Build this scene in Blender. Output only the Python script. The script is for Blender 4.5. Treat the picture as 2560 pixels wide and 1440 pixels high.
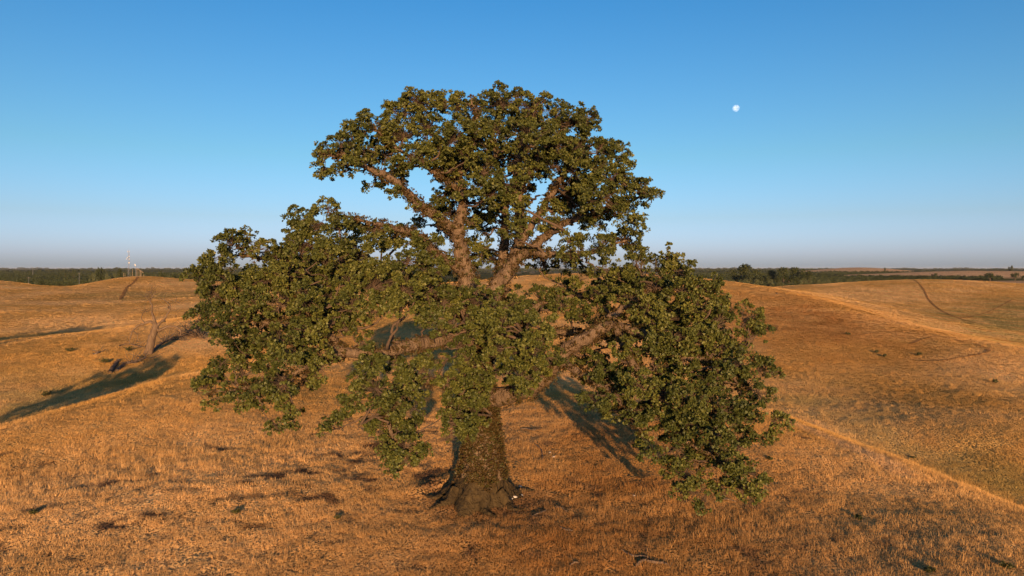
import bpy, math, random
import numpy as np
from mathutils import Vector

random.seed(7)
RNG = np.random.default_rng(7)
for o in list(bpy.data.objects):
    bpy.data.objects.remove(o, do_unlink=True)
SC = bpy.context.scene
COL = SC.collection

# ------------------------------------------------------------------ camera
F, HOR, CZ = 1750.0, 672.0, 10.0          # focal length in px of a 2560 px frame, horizon row, height above the oak's foot
cam_d = bpy.data.cameras.new("camera")
cam = bpy.data.objects.new("camera", cam_d)
COL.objects.link(cam)
cam.location = (0, 0, CZ)
cam.rotation_euler = (math.radians(90), 0, 0)
cam_d.sensor_width = 36.0
cam_d.lens = F / 2560 * 36.0
cam_d.shift_y = -48 / 2560
cam_d.clip_start = 0.1
cam_d.clip_end = 120000
SC.camera = cam

# ------------------------------------------------------------------ sun, sky, exposure
LIGHT = Vector((-0.10, 1.0, -0.125)).normalized()      # the way the light travels
SUNPOS = -LIGHT
elev = math.asin(SUNPOS.z)
world = bpy.data.worlds.new("World")
SC.world = world
world.use_nodes = True
nt = world.node_tree
sky = nt.nodes.new("ShaderNodeTexSky")
sky.sky_type = 'NISHITA'
sky.sun_disc = False
sky.sun_elevation = elev
sky.sun_rotation = math.atan2(SUNPOS.x, SUNPOS.y)
sky.altitude = 60
sky.air_density = 1.0
sky.dust_density = 1.0
sky.ozone_density = 4.5
bg = nt.nodes["Background"]
bg.inputs[1].default_value = 0.15
# the greyed, faintly rosy air low in the sky opposite a setting sun, the same all round the horizon
tcw = nt.nodes.new("ShaderNodeTexCoord"); sepw = nt.nodes.new("ShaderNodeSeparateXYZ")
nt.links.new(tcw.outputs["Generated"], sepw.inputs[0])
rw = nt.nodes.new("ShaderNodeValToRGB")
_st = [(0.0, (0.83, 0.79, 1.12)), (0.02, (0.82, 0.73, 1.06)), (0.07, (0.73, 0.58, 0.63)), (0.155, (0.60, 0.565, 0.49)), (0.36, (0.31, 0.50, 0.51)), (1.0, (0.26, 0.465, 0.51))]
while len(rw.color_ramp.elements) < len(_st): rw.color_ramp.elements.new(0.5)
for e_, (p_, c_) in zip(rw.color_ramp.elements, _st): e_.position = p_; e_.color = (*c_, 1)
nt.links.new(sepw.outputs[2], rw.inputs[0])
mw = nt.nodes.new("ShaderNodeMix"); mw.data_type = 'RGBA'; mw.blend_type = 'MULTIPLY'; mw.inputs[0].default_value = 1.0
nt.links.new(sky.outputs[0], mw.inputs[6]); nt.links.new(rw.outputs[0], mw.inputs[7])
nt.links.new(mw.outputs[2], bg.inputs[0])
sun_d = bpy.data.lights.new("sun", 'SUN')
sun_d.energy = 3.6
sun_d.angle = math.radians(0.5)
sun_d.color = (1.0, 0.585, 0.28)
sun = bpy.data.objects.new("sun", sun_d)
COL.objects.link(sun)
sun.location = (20, -60, 60)
sun.rotation_euler = LIGHT.to_track_quat('-Z', 'Y').to_euler()
SC.view_settings.view_transform = 'Standard'
SC.view_settings.look = 'None'
SC.view_settings.gamma = 1.0
SC.view_settings.use_curve_mapping = False
SC.view_settings.exposure = 1.5

# ------------------------------------------------------------------ helpers
def P(px, py, Y):
    return np.array([(px - 1280) / F * Y, Y, CZ - (py - HOR) / F * Y])

def tag(o, label=None, cat=None, group=None, kind=None):
    if label: o["label"] = label
    if cat: o["category"] = cat
    if group: o["group"] = group
    if kind: o["kind"] = kind
    return o

def empty(name, loc):
    o = bpy.data.objects.new(name, None)
    COL.objects.link(o)
    o.location = loc
    o.empty_display_size = 0.3
    return o

def mesh_np(name, V, Q, mats, smooth=False, tint=None):
    """V (n,3); Q (m,k) faces with all the same corner count."""
    me = bpy.data.meshes.new(name)
    V = np.asarray(V, dtype=np.float32); Q = np.asarray(Q, dtype=np.int32)
    k = Q.shape[1]
    me.vertices.add(len(V)); me.vertices.foreach_set("co", V.ravel())
    me.loops.add(Q.size); me.loops.foreach_set("vertex_index", Q.ravel())
    me.polygons.add(len(Q))
    me.polygons.foreach_set("loop_start", np.arange(0, Q.size, k, dtype=np.int32))
    if smooth:
        me.polygons.foreach_set("use_smooth", np.ones(len(Q), dtype=bool))
    if tint is not None:
        a = me.attributes.new("tint", 'FLOAT', 'FACE')
        a.data.foreach_set("value", np.asarray(tint, dtype=np.float32))
    me.update(calc_edges=True)
    me.validate()
    for m in (mats if isinstance(mats, (list, tuple)) else [mats]):
        me.materials.append(m)
    return me

def obj(name, me, parent=None, loc=None):
    o = bpy.data.objects.new(name, me)
    COL.objects.link(o)
    if parent is not None:
        o.parent = parent
    if loc is not None:
        o.location = loc
    return o

def smooth_path(pts, n=5):
    """Catmull-Rom through rows (x,y,z,r)."""
    p = np.asarray(pts, float)
    if len(p) < 3:
        t = np.linspace(0, 1, n + 1)[:, None]
        return p[0] * (1 - t) + p[-1] * t
    q = np.vstack([2 * p[0] - p[1], p, 2 * p[-1] - p[-2]])
    out = []
    for i in range(1, len(q) - 2):
        for j in range(n):
            t = j / n
            a, b, c, d = q[i - 1], q[i], q[i + 1], q[i + 2]
            out.append(0.5 * ((2 * b) + (c - a) * t + (2 * a - 5 * b + 4 * c - d) * t * t + (3 * b - a - 3 * c + d) * t ** 3))
    out.append(q[-2])
    out = np.array(out)
    out[:, 3] = np.maximum(out[:, 3], 0.004)
    return out

class Tubes:
    def __init__(self): self.V, self.Q, self.n = [], [], 0
    def add(self, path, sides=8, rough=0.0, lobes=0.0, cap=True):
        p = np.asarray(path, float)
        n = len(p)
        d = np.gradient(p[:, :3], axis=0)
        d /= np.linalg.norm(d, axis=1)[:, None] + 1e-9
        ref = np.array([0.13, 0.97, 0.21]) if abs(d[0][1]) < 0.8 else np.array([1.0, 0.1, 0.2])
        u = np.cross(d, ref); u /= np.linalg.norm(u, axis=1)[:, None] + 1e-9
        v = np.cross(d, u)
        a = np.linspace(0, 2 * math.pi, sides, endpoint=False)
        rad = p[:, 3][:, None] * np.ones(sides)[None, :]
        if rough: rad = rad * (1 + rough * RNG.normal(size=rad.shape))
        if lobes:
            ph = RNG.uniform(0, 6.28)
            rad = rad * (1 + lobes * np.sin(5 * a + ph)[None, :] + 0.5 * lobes * np.sin(9 * a + 2 * ph)[None, :])
        ring = p[:, None, :3] + rad[:, :, None] * (np.cos(a)[None, :, None] * u[:, None, :] + np.sin(a)[None, :, None] * v[:, None, :])
        self.V.append(ring.reshape(-1, 3))
        i = np.arange(n - 1)[:, None] * sides + np.arange(sides)[None, :]
        j = np.arange(n - 1)[:, None] * sides + (np.arange(sides)[None, :] + 1) % sides
        q = np.stack([i, j, j + sides, i + sides], -1).reshape(-1, 4) + self.n
        self.Q.append(q)
        self.n += n * sides
        if cap:
            for e, k in ((0, 0), (n - 1, (n - 1) * sides)):
                self.V.append(p[e:e + 1, :3])
                c = self.n
                idx = np.arange(sides) + (self.n - n * sides if e == 0 else self.n - n * sides - 1) + k
                nx = np.roll(idx, -1)
                s = sides // 2 * 2
                self.Q.append(np.stack([np.full(sides, c), idx, nx, nx], -1))
                self.n += 1
    def mesh(self, name, mat):
        V = np.vstack(self.V); Q = np.vstack(self.Q)
        me = bpy.data.meshes.new(name)
        # caps hold triangles written with a doubled corner
        tri = Q[:, 2] == Q[:, 3]
        faces = [tuple(f[:3]) if t else tuple(f) for f, t in zip(Q.tolist(), tri.tolist())]
        me.from_pydata(V.tolist(), [], faces)
        me.polygons.foreach_set("use_smooth", np.ones(len(me.polygons), dtype=bool))
        me.update()
        me.materials.append(mat)
        return me

# value noise ---------------------------------------------------------------
_tab = RNG.uniform(-1, 1, (256, 256))
def vnoise(x, y):
    xi = np.floor(x).astype(int); yi = np.floor(y).astype(int)
    fx = x - xi; fy = y - yi
    fx = fx * fx * (3 - 2 * fx); fy = fy * fy * (3 - 2 * fy)
    g = lambda a, b: _tab[a & 255, b & 255]
    return (g(xi, yi) * (1 - fx) + g(xi + 1, yi) * fx) * (1 - fy) + (g(xi, yi + 1) * (1 - fx) + g(xi + 1, yi + 1) * fx) * fy
def fbm(x, y, o=4):
    s = 0; a = 1; f = 1
    for i in range(o):
        s = s + a * vnoise(x * f + 17.3 * i, y * f - 9.1 * i); a *= 0.5; f *= 2.03
    return s / 1.9
def sstep(a, b, x):
    t = np.clip((x - a) / (b - a), 0, 1)
    return t * t * (3 - 2 * t)

# ------------------------------------------------------------------ materials
def new_mat(name):
    m = bpy.data.materials.new(name); m.use_nodes = True
    n = m.node_tree; b = n.nodes["Principled BSDF"]
    return m, n, b
def N(nt, t, **k):
    n = nt.nodes.new(t)
    for a, v in k.items(): setattr(n, a, v)
    return n
def noise_node(nt, scale, detail=4, rough=0.55, vec=None):
    n = N(nt, "ShaderNodeTexNoise"); n.inputs["Scale"].default_value = scale
    n.inputs["Detail"].default_value = detail; n.inputs["Roughness"].default_value = rough
    if vec is not None: nt.links.new(vec, n.inputs["Vector"])
    return n
def ramp(nt, fac, stops):
    r = N(nt, "ShaderNodeValToRGB")
    while len(r.color_ramp.elements) < len(stops): r.color_ramp.elements.new(0.5)
    for e, (p, c) in zip(r.color_ramp.elements, stops):
        e.position = p; e.color = (*c, 1) if len(c) == 3 else c
    nt.links.new(fac, r.inputs[0])
    return r
def mixc(nt, fac, a, b, mode='MIX'):
    m = N(nt, "ShaderNodeMix", data_type='RGBA', blend_type=mode)
    for i, v in ((0, fac), (6, a), (7, b)):
        if hasattr(v, "links") or hasattr(v, "is_linked"): nt.links.new(v, m.inputs[i])
        else: m.inputs[i].default_value = v if i == 0 else (*v, 1)
    return m.outputs[2]

def simple_mat(name, col, rough=0.8, scale=3.0, var=0.35, bump=0.3, metallic=0.0):
    m, n, b = new_mat(name)
    tc = N(n, "ShaderNodeTexCoord")
    nz = noise_node(n, scale, 6, 0.6, tc.outputs["Object"])
    r = ramp(n, nz.outputs[0], [(0.3, tuple(c * (1 - var) for c in col)), (0.7, tuple(min(1, c * (1 + var)) for c in col))])
    n.links.new(r.outputs[0], b.inputs["Base Color"])
    b.inputs["Roughness"].default_value = rough; b.inputs["Metallic"].default_value = metallic
    if bump:
        bp = N(n, "ShaderNodeBump"); bp.inputs["Strength"].default_value = bump
        n.links.new(nz.outputs[0], bp.inputs["Height"]); n.links.new(bp.outputs[0], b.inputs["Normal"])
    return m

def bark_mat(name, dark, light, scale=2.5):
    m, n, b = new_mat(name)
    tc = N(n, "ShaderNodeTexCoord")
    mp = N(n, "ShaderNodeMapping"); mp.inputs["Scale"].default_value = (1, 1, 0.35)
    n.links.new(tc.outputs["Object"], mp.inputs[0])
    v = N(n, "ShaderNodeTexVoronoi"); v.feature = 'DISTANCE_TO_EDGE'; v.inputs["Scale"].default_value = scale * 4
    n.links.new(mp.outputs[0], v.inputs["Vector"])
    nz = noise_node(n, scale * 2.2, 7, 0.65, mp.outputs[0])
    big = noise_node(n, 0.7, 3, 0.5, tc.outputs["Object"])
    r = ramp(n, nz.outputs[0], [(0.32, dark), (0.68, light)])
    c = mixc(n, big.outputs[0], r.outputs[0], tuple(x * 0.6 for x in dark), 'MIX')
    c2 = mixc(n, 0.55, r.outputs[0], c)
    n.links.new(c2, b.inputs["Base Color"])
    b.inputs["Roughness"].default_value = 0.95
    b.inputs["Specular IOR Level"].default_value = 0.15
    ad = N(n, "ShaderNodeMath", operation='ADD'); mu = N(n, "ShaderNodeMath", operation='MULTIPLY'); mu.inputs[1].default_value = 1.5
    n.links.new(v.outputs["Distance"], mu.inputs[0]); n.links.new(mu.outputs[0], ad.inputs[0]); n.links.new(nz.outputs[0], ad.inputs[1])
    bp = N(n, "ShaderNodeBump"); bp.inputs["Strength"].default_value = 0.8; bp.inputs["Distance"].default_value = 0.08
    n.links.new(ad.outputs[0], bp.inputs["Height"]); n.links.new(bp.outputs[0], b.inputs["Normal"])
    return m

def leaf_mat(name, c0, c1, c2, trans=0.25):
    m, n, b = new_mat(name)
    out = n.nodes["Material Output"]
    at = N(n, "ShaderNodeAttribute"); at.attribute_name = "tint"
    r = ramp(n, at.outputs["Fac"], [(0.0, c0), (0.5, c1), (1.0, c2)])
    n.links.new(r.outputs[0], b.inputs["Base Color"])
    b.inputs["Roughness"].default_value = 0.55
    b.inputs["Specular IOR Level"].default_value = 0.25
    tr = N(n, "ShaderNodeBsdfTranslucent")
    n.links.new(r.outputs[0], tr.inputs[0])
    ms = N(n, "ShaderNodeMixShader"); ms.inputs[0].default_value = trans
    n.links.new(b.outputs[0], ms.inputs[1]); n.links.new(tr.outputs[0], ms.inputs[2])
    n.links.new(ms.outputs[0], out.inputs[0])
    return m

M_BARK = bark_mat("oak_bark", (0.062, 0.043, 0.029), (0.20, 0.145, 0.095))
M_FLARE = bark_mat("mossy_bark", (0.026, 0.019, 0.010), (0.085, 0.060, 0.026), 1.6)
M_TWIG = simple_mat("twig_bark", (0.070, 0.046, 0.029), 0.95, 6, 0.4, 0.2)
M_DEAD = bark_mat("weathered_dead_wood", (0.085, 0.056, 0.035), (0.21, 0.15, 0.098), 2.0)
M_DARKDEAD = bark_mat("dark_dead_wood", (0.06, 0.045, 0.035), (0.20, 0.15, 0.11), 2.0)
M_LEAF = leaf_mat("oak_leaf", (0.024, 0.033, 0.009), (0.060, 0.072, 0.015), (0.122, 0.124, 0.026), 0.14)
M_LEAFB = leaf_mat("bark_sprout_leaf", (0.042, 0.026, 0.010), (0.078, 0.048, 0.016), (0.054, 0.056, 0.015))
M_FARLEAF = leaf_mat("distant_tree_leaf", (0.020, 0.028, 0.009), (0.038, 0.050, 0.016), (0.070, 0.080, 0.028), 0.15)
M_SAGE = leaf_mat("willow_leaf", (0.05, 0.062, 0.026), (0.085, 0.098, 0.042), (0.13, 0.14, 0.066), 0.15)
M_WEED = leaf_mat("weed_leaf", (0.035, 0.038, 0.014), (0.06, 0.065, 0.022), (0.10, 0.09, 0.03))
M_STEEL = simple_mat("galvanised_steel", (0.30, 0.30, 0.30), 0.5, 4, 0.12, 0, 0.3)
M_WHITE = simple_mat("white_painted_metal", (0.45, 0.45, 0.46), 0.45, 3, 0.05, 0)
M_WOOD = simple_mat("weathered_timber", (0.25, 0.19, 0.12), 0.9, 5, 0.25, 0.2)
M_STONE = simple_mat("pale_stone", (0.42, 0.38, 0.33), 0.9, 7, 0.25, 0.4)

# ------------------------------------------------------------------ terrain
ctl = [
 # near spur the oak stands on
 (1200,1240,30),(1280,1440,22.5),(640,1440,22.8),(1920,1440,22.3),(600,1200,31.5),(900,1100,40),(1600,1180,33),(1400,1050,44),
 (0,1075,42),(200,1018,48),(480,936,62),(0,1300,28),(0,1440,23),(300,1150,36),(2250,1152,36.5),(1950,1032,47),(2560,1328,26),(2560,1440,21.5),(2250,1350,25),
 (1950,1180,33),(870,950,62),(1000,900,75),(1150,860,88),(1300,840,95),(700,900,72),
 # gully left, then the slope with the dead tree
 (0,1066,58),(200,1006,66),(330,962,77),(470,915,84),(370,882,90),(0,960,76),(150,900,88),(250,870,94),(0,868,98),(200,838,108),(480,806,118),
 (600,800,125),(0,845,122),(150,835,128),(270,829,134),(420,800,138),(0,795,152),(200,800,158),(0,755,195),(300,755,205),(480,745,205),
 (0,702,285),(-150,695,290),(70,709,292),(150,719,298),(150,724,250),(150,722,350),(120,724,400),(200,722,390),(150,728,326),(105,722,330),(195,720,330),(215,708,310),(340,690,322),(430,697,322),(520,706,318),(620,716,300),(800,735,240),
 (1000,800,120),(1100,775,145),(1200,730,190),(1320,690,225),(1430,684,232),(1600,687,228),(1760,697,215),(1200,702,260),(1000,712,270),
 # gully right and the flank beyond
 (2560,1290,39),(2250,1138,50),(2000,1012,66),(1850,960,75),(2400,1050,55),(2560,1100,50),(2300,950,76),(2200,900,90),(2000,870,96),(1850,850,102),(1700,830,108),
 (1900,760,148),(1830,707,202),(1865,712,195),(1900,718,184),(1990,735,166),(2080,756,150),(2200,800,125),(2400,851,101),(2500,890,88),(2640,960,74),
 (2250,805,150),(2420,838,130),(2560,870,118),(2120,752,190),(2300,780,200),(2500,800,190),(2560,800,195),(2000,728,235),(2300,740,262),(2560,745,255),
 (1905,722,300),(1880,726,345),(1950,722,355),(1830,728,300),(2050,714,375),(2000,713,320),(2100,707,338),(2300,699,345),(2450,699,345),(2560,698,340),(2700,698,340),(1760,715,300),
]
cp = [P(*c) for c in ctl]
for a in np.linspace(-75, 75, 16):
    for r, z in ((430, -6.5), (500, -8)):
        cp.append(np.array([r * math.sin(math.radians(a)), r * math.cos(math.radians(a)) + 25, z]))
cp += [np.array(c, float) for c in [(0,0,-1),(-12,5,-1),(12,4,-1.2),(-30,12,-4.5),(-60,20,-6),(-45,40,-4),(30,5,-4),(45,30,-5),(80,60,-5),(-95,70,-5),(-130,110,-4),
       (0,-40,-3),(-60,-30,-6),(60,-30,-6),(0,-150,-6),(-150,-60,-7),(150,-60,-7),(180,60,-6),(-200,60,-7),(-70,60,-4),(200,180,-4),(-240,190,0),(240,320,3)]]
cp = np.array(cp)
def _phi(r2): return 0.5 * r2 * np.log(r2 + 1e-6)
S = 100.0
_x = cp[:, :2] / S
_K = _phi(((_x[:, None] - _x[None]) ** 2).sum(-1)) + np.eye(len(cp)) * 6e-5
_A = np.block([[_K, np.c_[np.ones(len(cp)), _x]], [np.c_[np.ones(len(cp)), _x].T, np.zeros((3, 3))]])
_w = np.linalg.solve(_A, np.r_[cp[:, 2], 0, 0, 0])
def height(x, y):
    x = np.atleast_1d(np.asarray(x, float)); y = np.atleast_1d(np.asarray(y, float))
    r = np.hypot(x, y)
    z = np.full(x.shape, -8.0)
    m = r < 620
    if m.any():
        q = np.c_[x[m], y[m]] / S
        h = np.empty(len(q))
        for i in range(0, len(q), 20000):
            s = q[i:i + 20000]
            h[i:i + 20000] = _phi(((s[:, None] - _x[None]) ** 2).sum(-1)) @ _w[:-3] + _w[-3] + s @ _w[-2:]
        k = sstep(380, 520, r[m]) * sstep(-250, -50, y[m]) + (1 - sstep(-250, -50, y[m])) * sstep(120, 300, r[m])
        k = np.maximum(k, sstep(500, 600, r[m]))
        z[m] = h * (1 - k) - 8.0 * k
    z = z + 14.3 * np.exp(-((x - 900) / 270) ** 2 - ((y - 1340) / 170) ** 2)
    z = z + 23.0 * np.exp(-((x - 1230) / 190) ** 2 - ((y - 2500) / 260) ** 2)
    z = z + 3.0 * sstep(1500, 6000, r) * fbm(x / 900, y / 900, 3)
    near = 1 - sstep(150, 400, r)
    z = z + near * (0.16 * fbm(x / 5.0, y / 5.0, 3) + 0.06 * fbm(x / 0.9 + 40, y / 0.9, 2)) + (1 - near) * 0.25 * fbm(x / 25, y / 25, 2)
    # hoof-worn lip where the turf has slumped away from the oak's foot
    d = np.hypot((x + 1.37) / 2.6, (y - 30) / 2.0)
    z = z + 0.30 * np.exp(-((d - 1.05) / 0.16) ** 2) * (x < -1.2) * sstep(29.2, 31.5, y)
    return z
def H(x, y): return float(height([x], [y])[0])

def landcover(x, y):
    """base colour of what grows or lies at a place (N,3), and how thick the dry grass stands there."""
    x = np.asarray(x, float); y = np.asarray(y, float)
    n1 = fbm(x / 14 + 3, y / 14, 4); n2 = fbm(x / 4 - 7, y / 4 + 2, 4); n3 = fbm(x / 60 + 9, y / 60 - 4, 3)
    straw = np.array([0.58, 0.365, 0.158]); gold = np.array([0.45, 0.262, 0.082]); rust = np.array([0.29, 0.142, 0.046])
    olive = np.array([0.22, 0.20, 0.075]); soil = np.array([0.150, 0.088, 0.050])
    mixf = lambda c, d, f: c * (1 - f[:, None]) + d * f[:, None]
    c = np.tile(gold, (len(x), 1))
    c = mixf(c, straw, np.clip(0.45 + 1.1 * n1 + 0.35 * np.exp(-((x + 16) / 12) ** 2 - ((y - 34) / 14) ** 2), 0, 1))
    c = c * (1 + 0.22 * n2)[:, None]
    rustm = np.exp(-((x - 4.5) / 8) ** 2 - ((y - 33) / 15) ** 2) * 1.0 + 1.0 * np.exp(-((x - 50 - 0.25 * (y - 120)) / 22) ** 2 - ((y - 125) / 48) ** 2) + 0.75 * np.exp(-((x - 3) / 9) ** 2 - ((y - 22) / 5) ** 2)
    rustm = rustm + 0.45 * sstep(0.1, 0.7, n3 + 0.5 * n2) * sstep(28, 40, y)
    c = mixf(c, rust, np.clip(rustm * (0.75 + 0.7 * n2), 0, 1))
    pth = np.array([P(*q)[:2] - np.array([1.5, 0.0]) for q in ((1900,1018,50),(1950,1038,47),(2060,1085,42),(2160,1125,39),(2270,1172,35.5),(2320,1200,33.5))])
    dm = np.full(len(x), 99.0)
    for i in range(len(pth) - 1):
        a_, b_ = pth[i], pth[i + 1]; ab = b_ - a_
        t_ = np.clip(((x - a_[0]) * ab[0] + (y - a_[1]) * ab[1]) / (ab @ ab), 0, 1)
        dm = np.minimum(dm, np.hypot(x - a_[0] - t_ * ab[0], y - a_[1] - t_ * ab[1]))
    worn = (1 - sstep(0.3, 1.2, dm + 0.35 * n2)) * 0.7
    c = mixf(c, np.array([0.50, 0.315, 0.16]), worn)
    z = height(x, y)
    gul = sstep(-1.2, -4.2, z) * (y < 420) * sstep(30, 45, y)
    c = mixf(c, olive, np.clip(gul * (0.40 + 0.9 * n2), 0, 0.6))
    c = mixf(c, olive, np.clip(0.55 * sstep(0.25, 0.8, n3 + 0.4 * n2) * sstep(45, 80, y), 0, 1))
    bare = sstep(0.40, 0.56, fbm(x / 1.9 + 11, y / 1.4 + 5, 3) + 0.25 * n1) * sstep(-2, -6, x - 0.25 * (y - 25)) * (1 - sstep(40, 55, y))
    bare = np.maximum(bare, 0.70 * sstep(0.36, 0.62, fbm(x / 0.9 + 2, y / 0.6 - 8, 3) + 0.3 * n1) * (1 - sstep(38, 55, y)))
    bare = np.maximum(bare, 0.85 * sstep(0.52, 0.68, fbm(x / 1.3 - 5, y / 1.1 + 31, 3)) * (1 - sstep(35, 60, y)))
    foot = np.exp(-(((x + 1.2) / 3.0) ** 2 + ((y - 29.6) / 2.2) ** 2) ** 2)
    bare = np.maximum(bare, 0.75 * foot)
    c = mixf(c, soil, bare)
    # the plain beyond the hills
    r = np.hypot(x, y)
    pl = sstep(390, 470, r) * (y > 0)
    fld = fbm(x / 420 + 2, y / 300 + 8, 2)
    pc = np.tile(np.array([0.060, 0.075, 0.032]), (len(x), 1))
    pc = mixf(pc, np.array([0.12, 0.11, 0.05]), sstep(0.0, 0.5, fld))
    strips = sstep(0.45, 0.55, vnoise(x / 700 + 50, y / 260 + 3)) * sstep(1300, 1700, y)
    pc = mixf(pc, np.array([0.42, 0.31, 0.20]), strips)
    stub = np.maximum(sstep(0.14, 0.26, np.exp(-((x - 900) / 270) ** 2 - ((y - 1340) / 170) ** 2)), sstep(0.2, 0.3, np.exp(-((x - 1230) / 190) ** 2 - ((y - 2500) / 260) ** 2)))
    stub = np.maximum(stub, sstep(830, 870, y) * (1 - sstep(1010, 1040, y)) * sstep(0.60, 0.62, x / np.maximum(y, 1)) * 0.9)
    pc = mixf(pc, np.array([0.50, 0.335, 0.20]), stub)
    c = mixf(c, pc, pl)
    thick = (1 - 0.9 * bare) * (1 - pl) * (1 - 0.6 * worn)
    return c, thick

def ground_material():
    m, n, b = new_mat("dry_hill_ground")
    at = N(n, "ShaderNodeAttribute"); at.attribute_name = "cover"
    g = N(n, "ShaderNodeNewGeometry")
    f1 = noise_node(n, 3.5, 6, 0.7, g.outputs["Position"])
    f2 = noise_node(n, 0.35, 5, 0.6, g.outputs["Position"])
    f3 = noise_node(n, 0.06, 5, 0.65, g.outputs["Position"])
    r1 = ramp(n, f1.outputs[0], [(0.3, (0.78, 0.75, 0.70)), (0.7, (1.18, 1.18, 1.18))])
    r2 = ramp(n, f2.outputs[0], [(0.3, (0.78, 0.76, 0.72)), (0.7, (1.18, 1.18, 1.18))])
    r3 = ramp(n, f3.outputs[0], [(0.3, (0.82, 0.82, 0.78)), (0.7, (1.15, 1.15, 1.15))])
    c = mixc(n, 1.0, at.outputs["Color"], r1.outputs[0], 'MULTIPLY')
    c = mixc(n, 1.0, c, r2.outputs[0], 'MULTIPLY')
    c = mixc(n, 1.0, c, r3.outputs[0], 'MULTIPLY')
    n.links.new(c, b.inputs["Base Color"])
    b.inputs["Roughness"].default_value = 1.0
    b.inputs["Specular IOR Level"].default_value = 0.0
    # relief of countless upright stems: facets point every way, most of them sideways
    fz = noise_node(n, 9.0, 3, 0.8, g.outputs["Position"])
    sb = N(n, "ShaderNodeVectorMath", operation='SUBTRACT'); sb.inputs[1].default_value = (0.5, 0.5, 0.5)
    n.links.new(fz.outputs["Color"], sb.inputs[0])
    ml = N(n, "ShaderNodeVectorMath", operation='MULTIPLY'); ml.inputs[1].default_value = (7.0, 7.0, 1.0)
    n.links.new(sb.outputs[0], ml.inputs[0])
    ns = N(n, "ShaderNodeVectorMath", operation='SCALE'); ns.inputs["Scale"].default_value = 0.55
    n.links.new(g.outputs["Normal"], ns.inputs[0])
    ad = N(n, "ShaderNodeVectorMath", operation='ADD')
    n.links.new(ml.outputs[0], ad.inputs[0]); n.links.new(ns.outputs[0], ad.inputs[1])
    nm = N(n, "ShaderNodeVectorMath", operation='NORMALIZE'); n.links.new(ad.outputs[0], nm.inputs[0])
    n.links.new(nm.outputs[0], b.inputs["Normal"])
    tr = N(n, "ShaderNodeBsdfTranslucent"); n.links.new(c, tr.inputs[0]); n.links.new(nm.outputs[0], tr.inputs["Normal"])
    ads = N(n, "ShaderNodeAddShader"); n.links.new(b.outputs[0], ads.inputs[0]); n.links.new(tr.outputs[0], ads.inputs[1])
    n.links.new(ads.outputs[0], n.nodes["Material Output"].inputs[0])
    return m
M_GROUND = ground_material()

def build_ground():
    r = np.concatenate([[0.01], np.linspace(3, 14, 8), 14.2 * 1.0125 ** np.arange(0, 345)])
    tail = r[-1] * 1.035 ** np.arange(1, 140)
    r = np.concatenate([r, tail[tail < 25000]])
    a = np.concatenate([np.linspace(-180, -50, 70, endpoint=False), np.linspace(-50, 50, 520, endpoint=False), np.linspace(50, 180, 70, endpoint=False)])
    a = np.radians(a)
    Rr, Aa = np.meshgrid(r, a, indexing='ij')
    x = (Rr * np.sin(Aa)).ravel(); y = (Rr * np.cos(Aa)).ravel()
    z = height(x, y)
    nr, na = Rr.shape
    i = np.arange(nr - 1)[:, None] * na + np.arange(na)[None]
    j = np.arange(nr - 1)[:, None] * na + (np.arange(na)[None] + 1) % na
    Q = np.stack([i, i + na, j + na, j], -1).reshape(-1, 4)[:, ::-1]
    me = mesh_np("ground", np.c_[x, y, z], Q, M_GROUND, smooth=True)
    c, _ = landcover(x, y)
    at = me.attributes.new("cover", 'FLOAT_COLOR', 'POINT')
    at.data.foreach_set("color", np.c_[c, np.ones(len(c))].astype(np.float32).ravel())
    o = obj("ground", me)
    tag(o, "dry golden grass hills falling away to a green plain", "ground", kind="structure")
    if me.polygons[1000].normal.z < 0: me.flip_normals()
build_ground()

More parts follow.
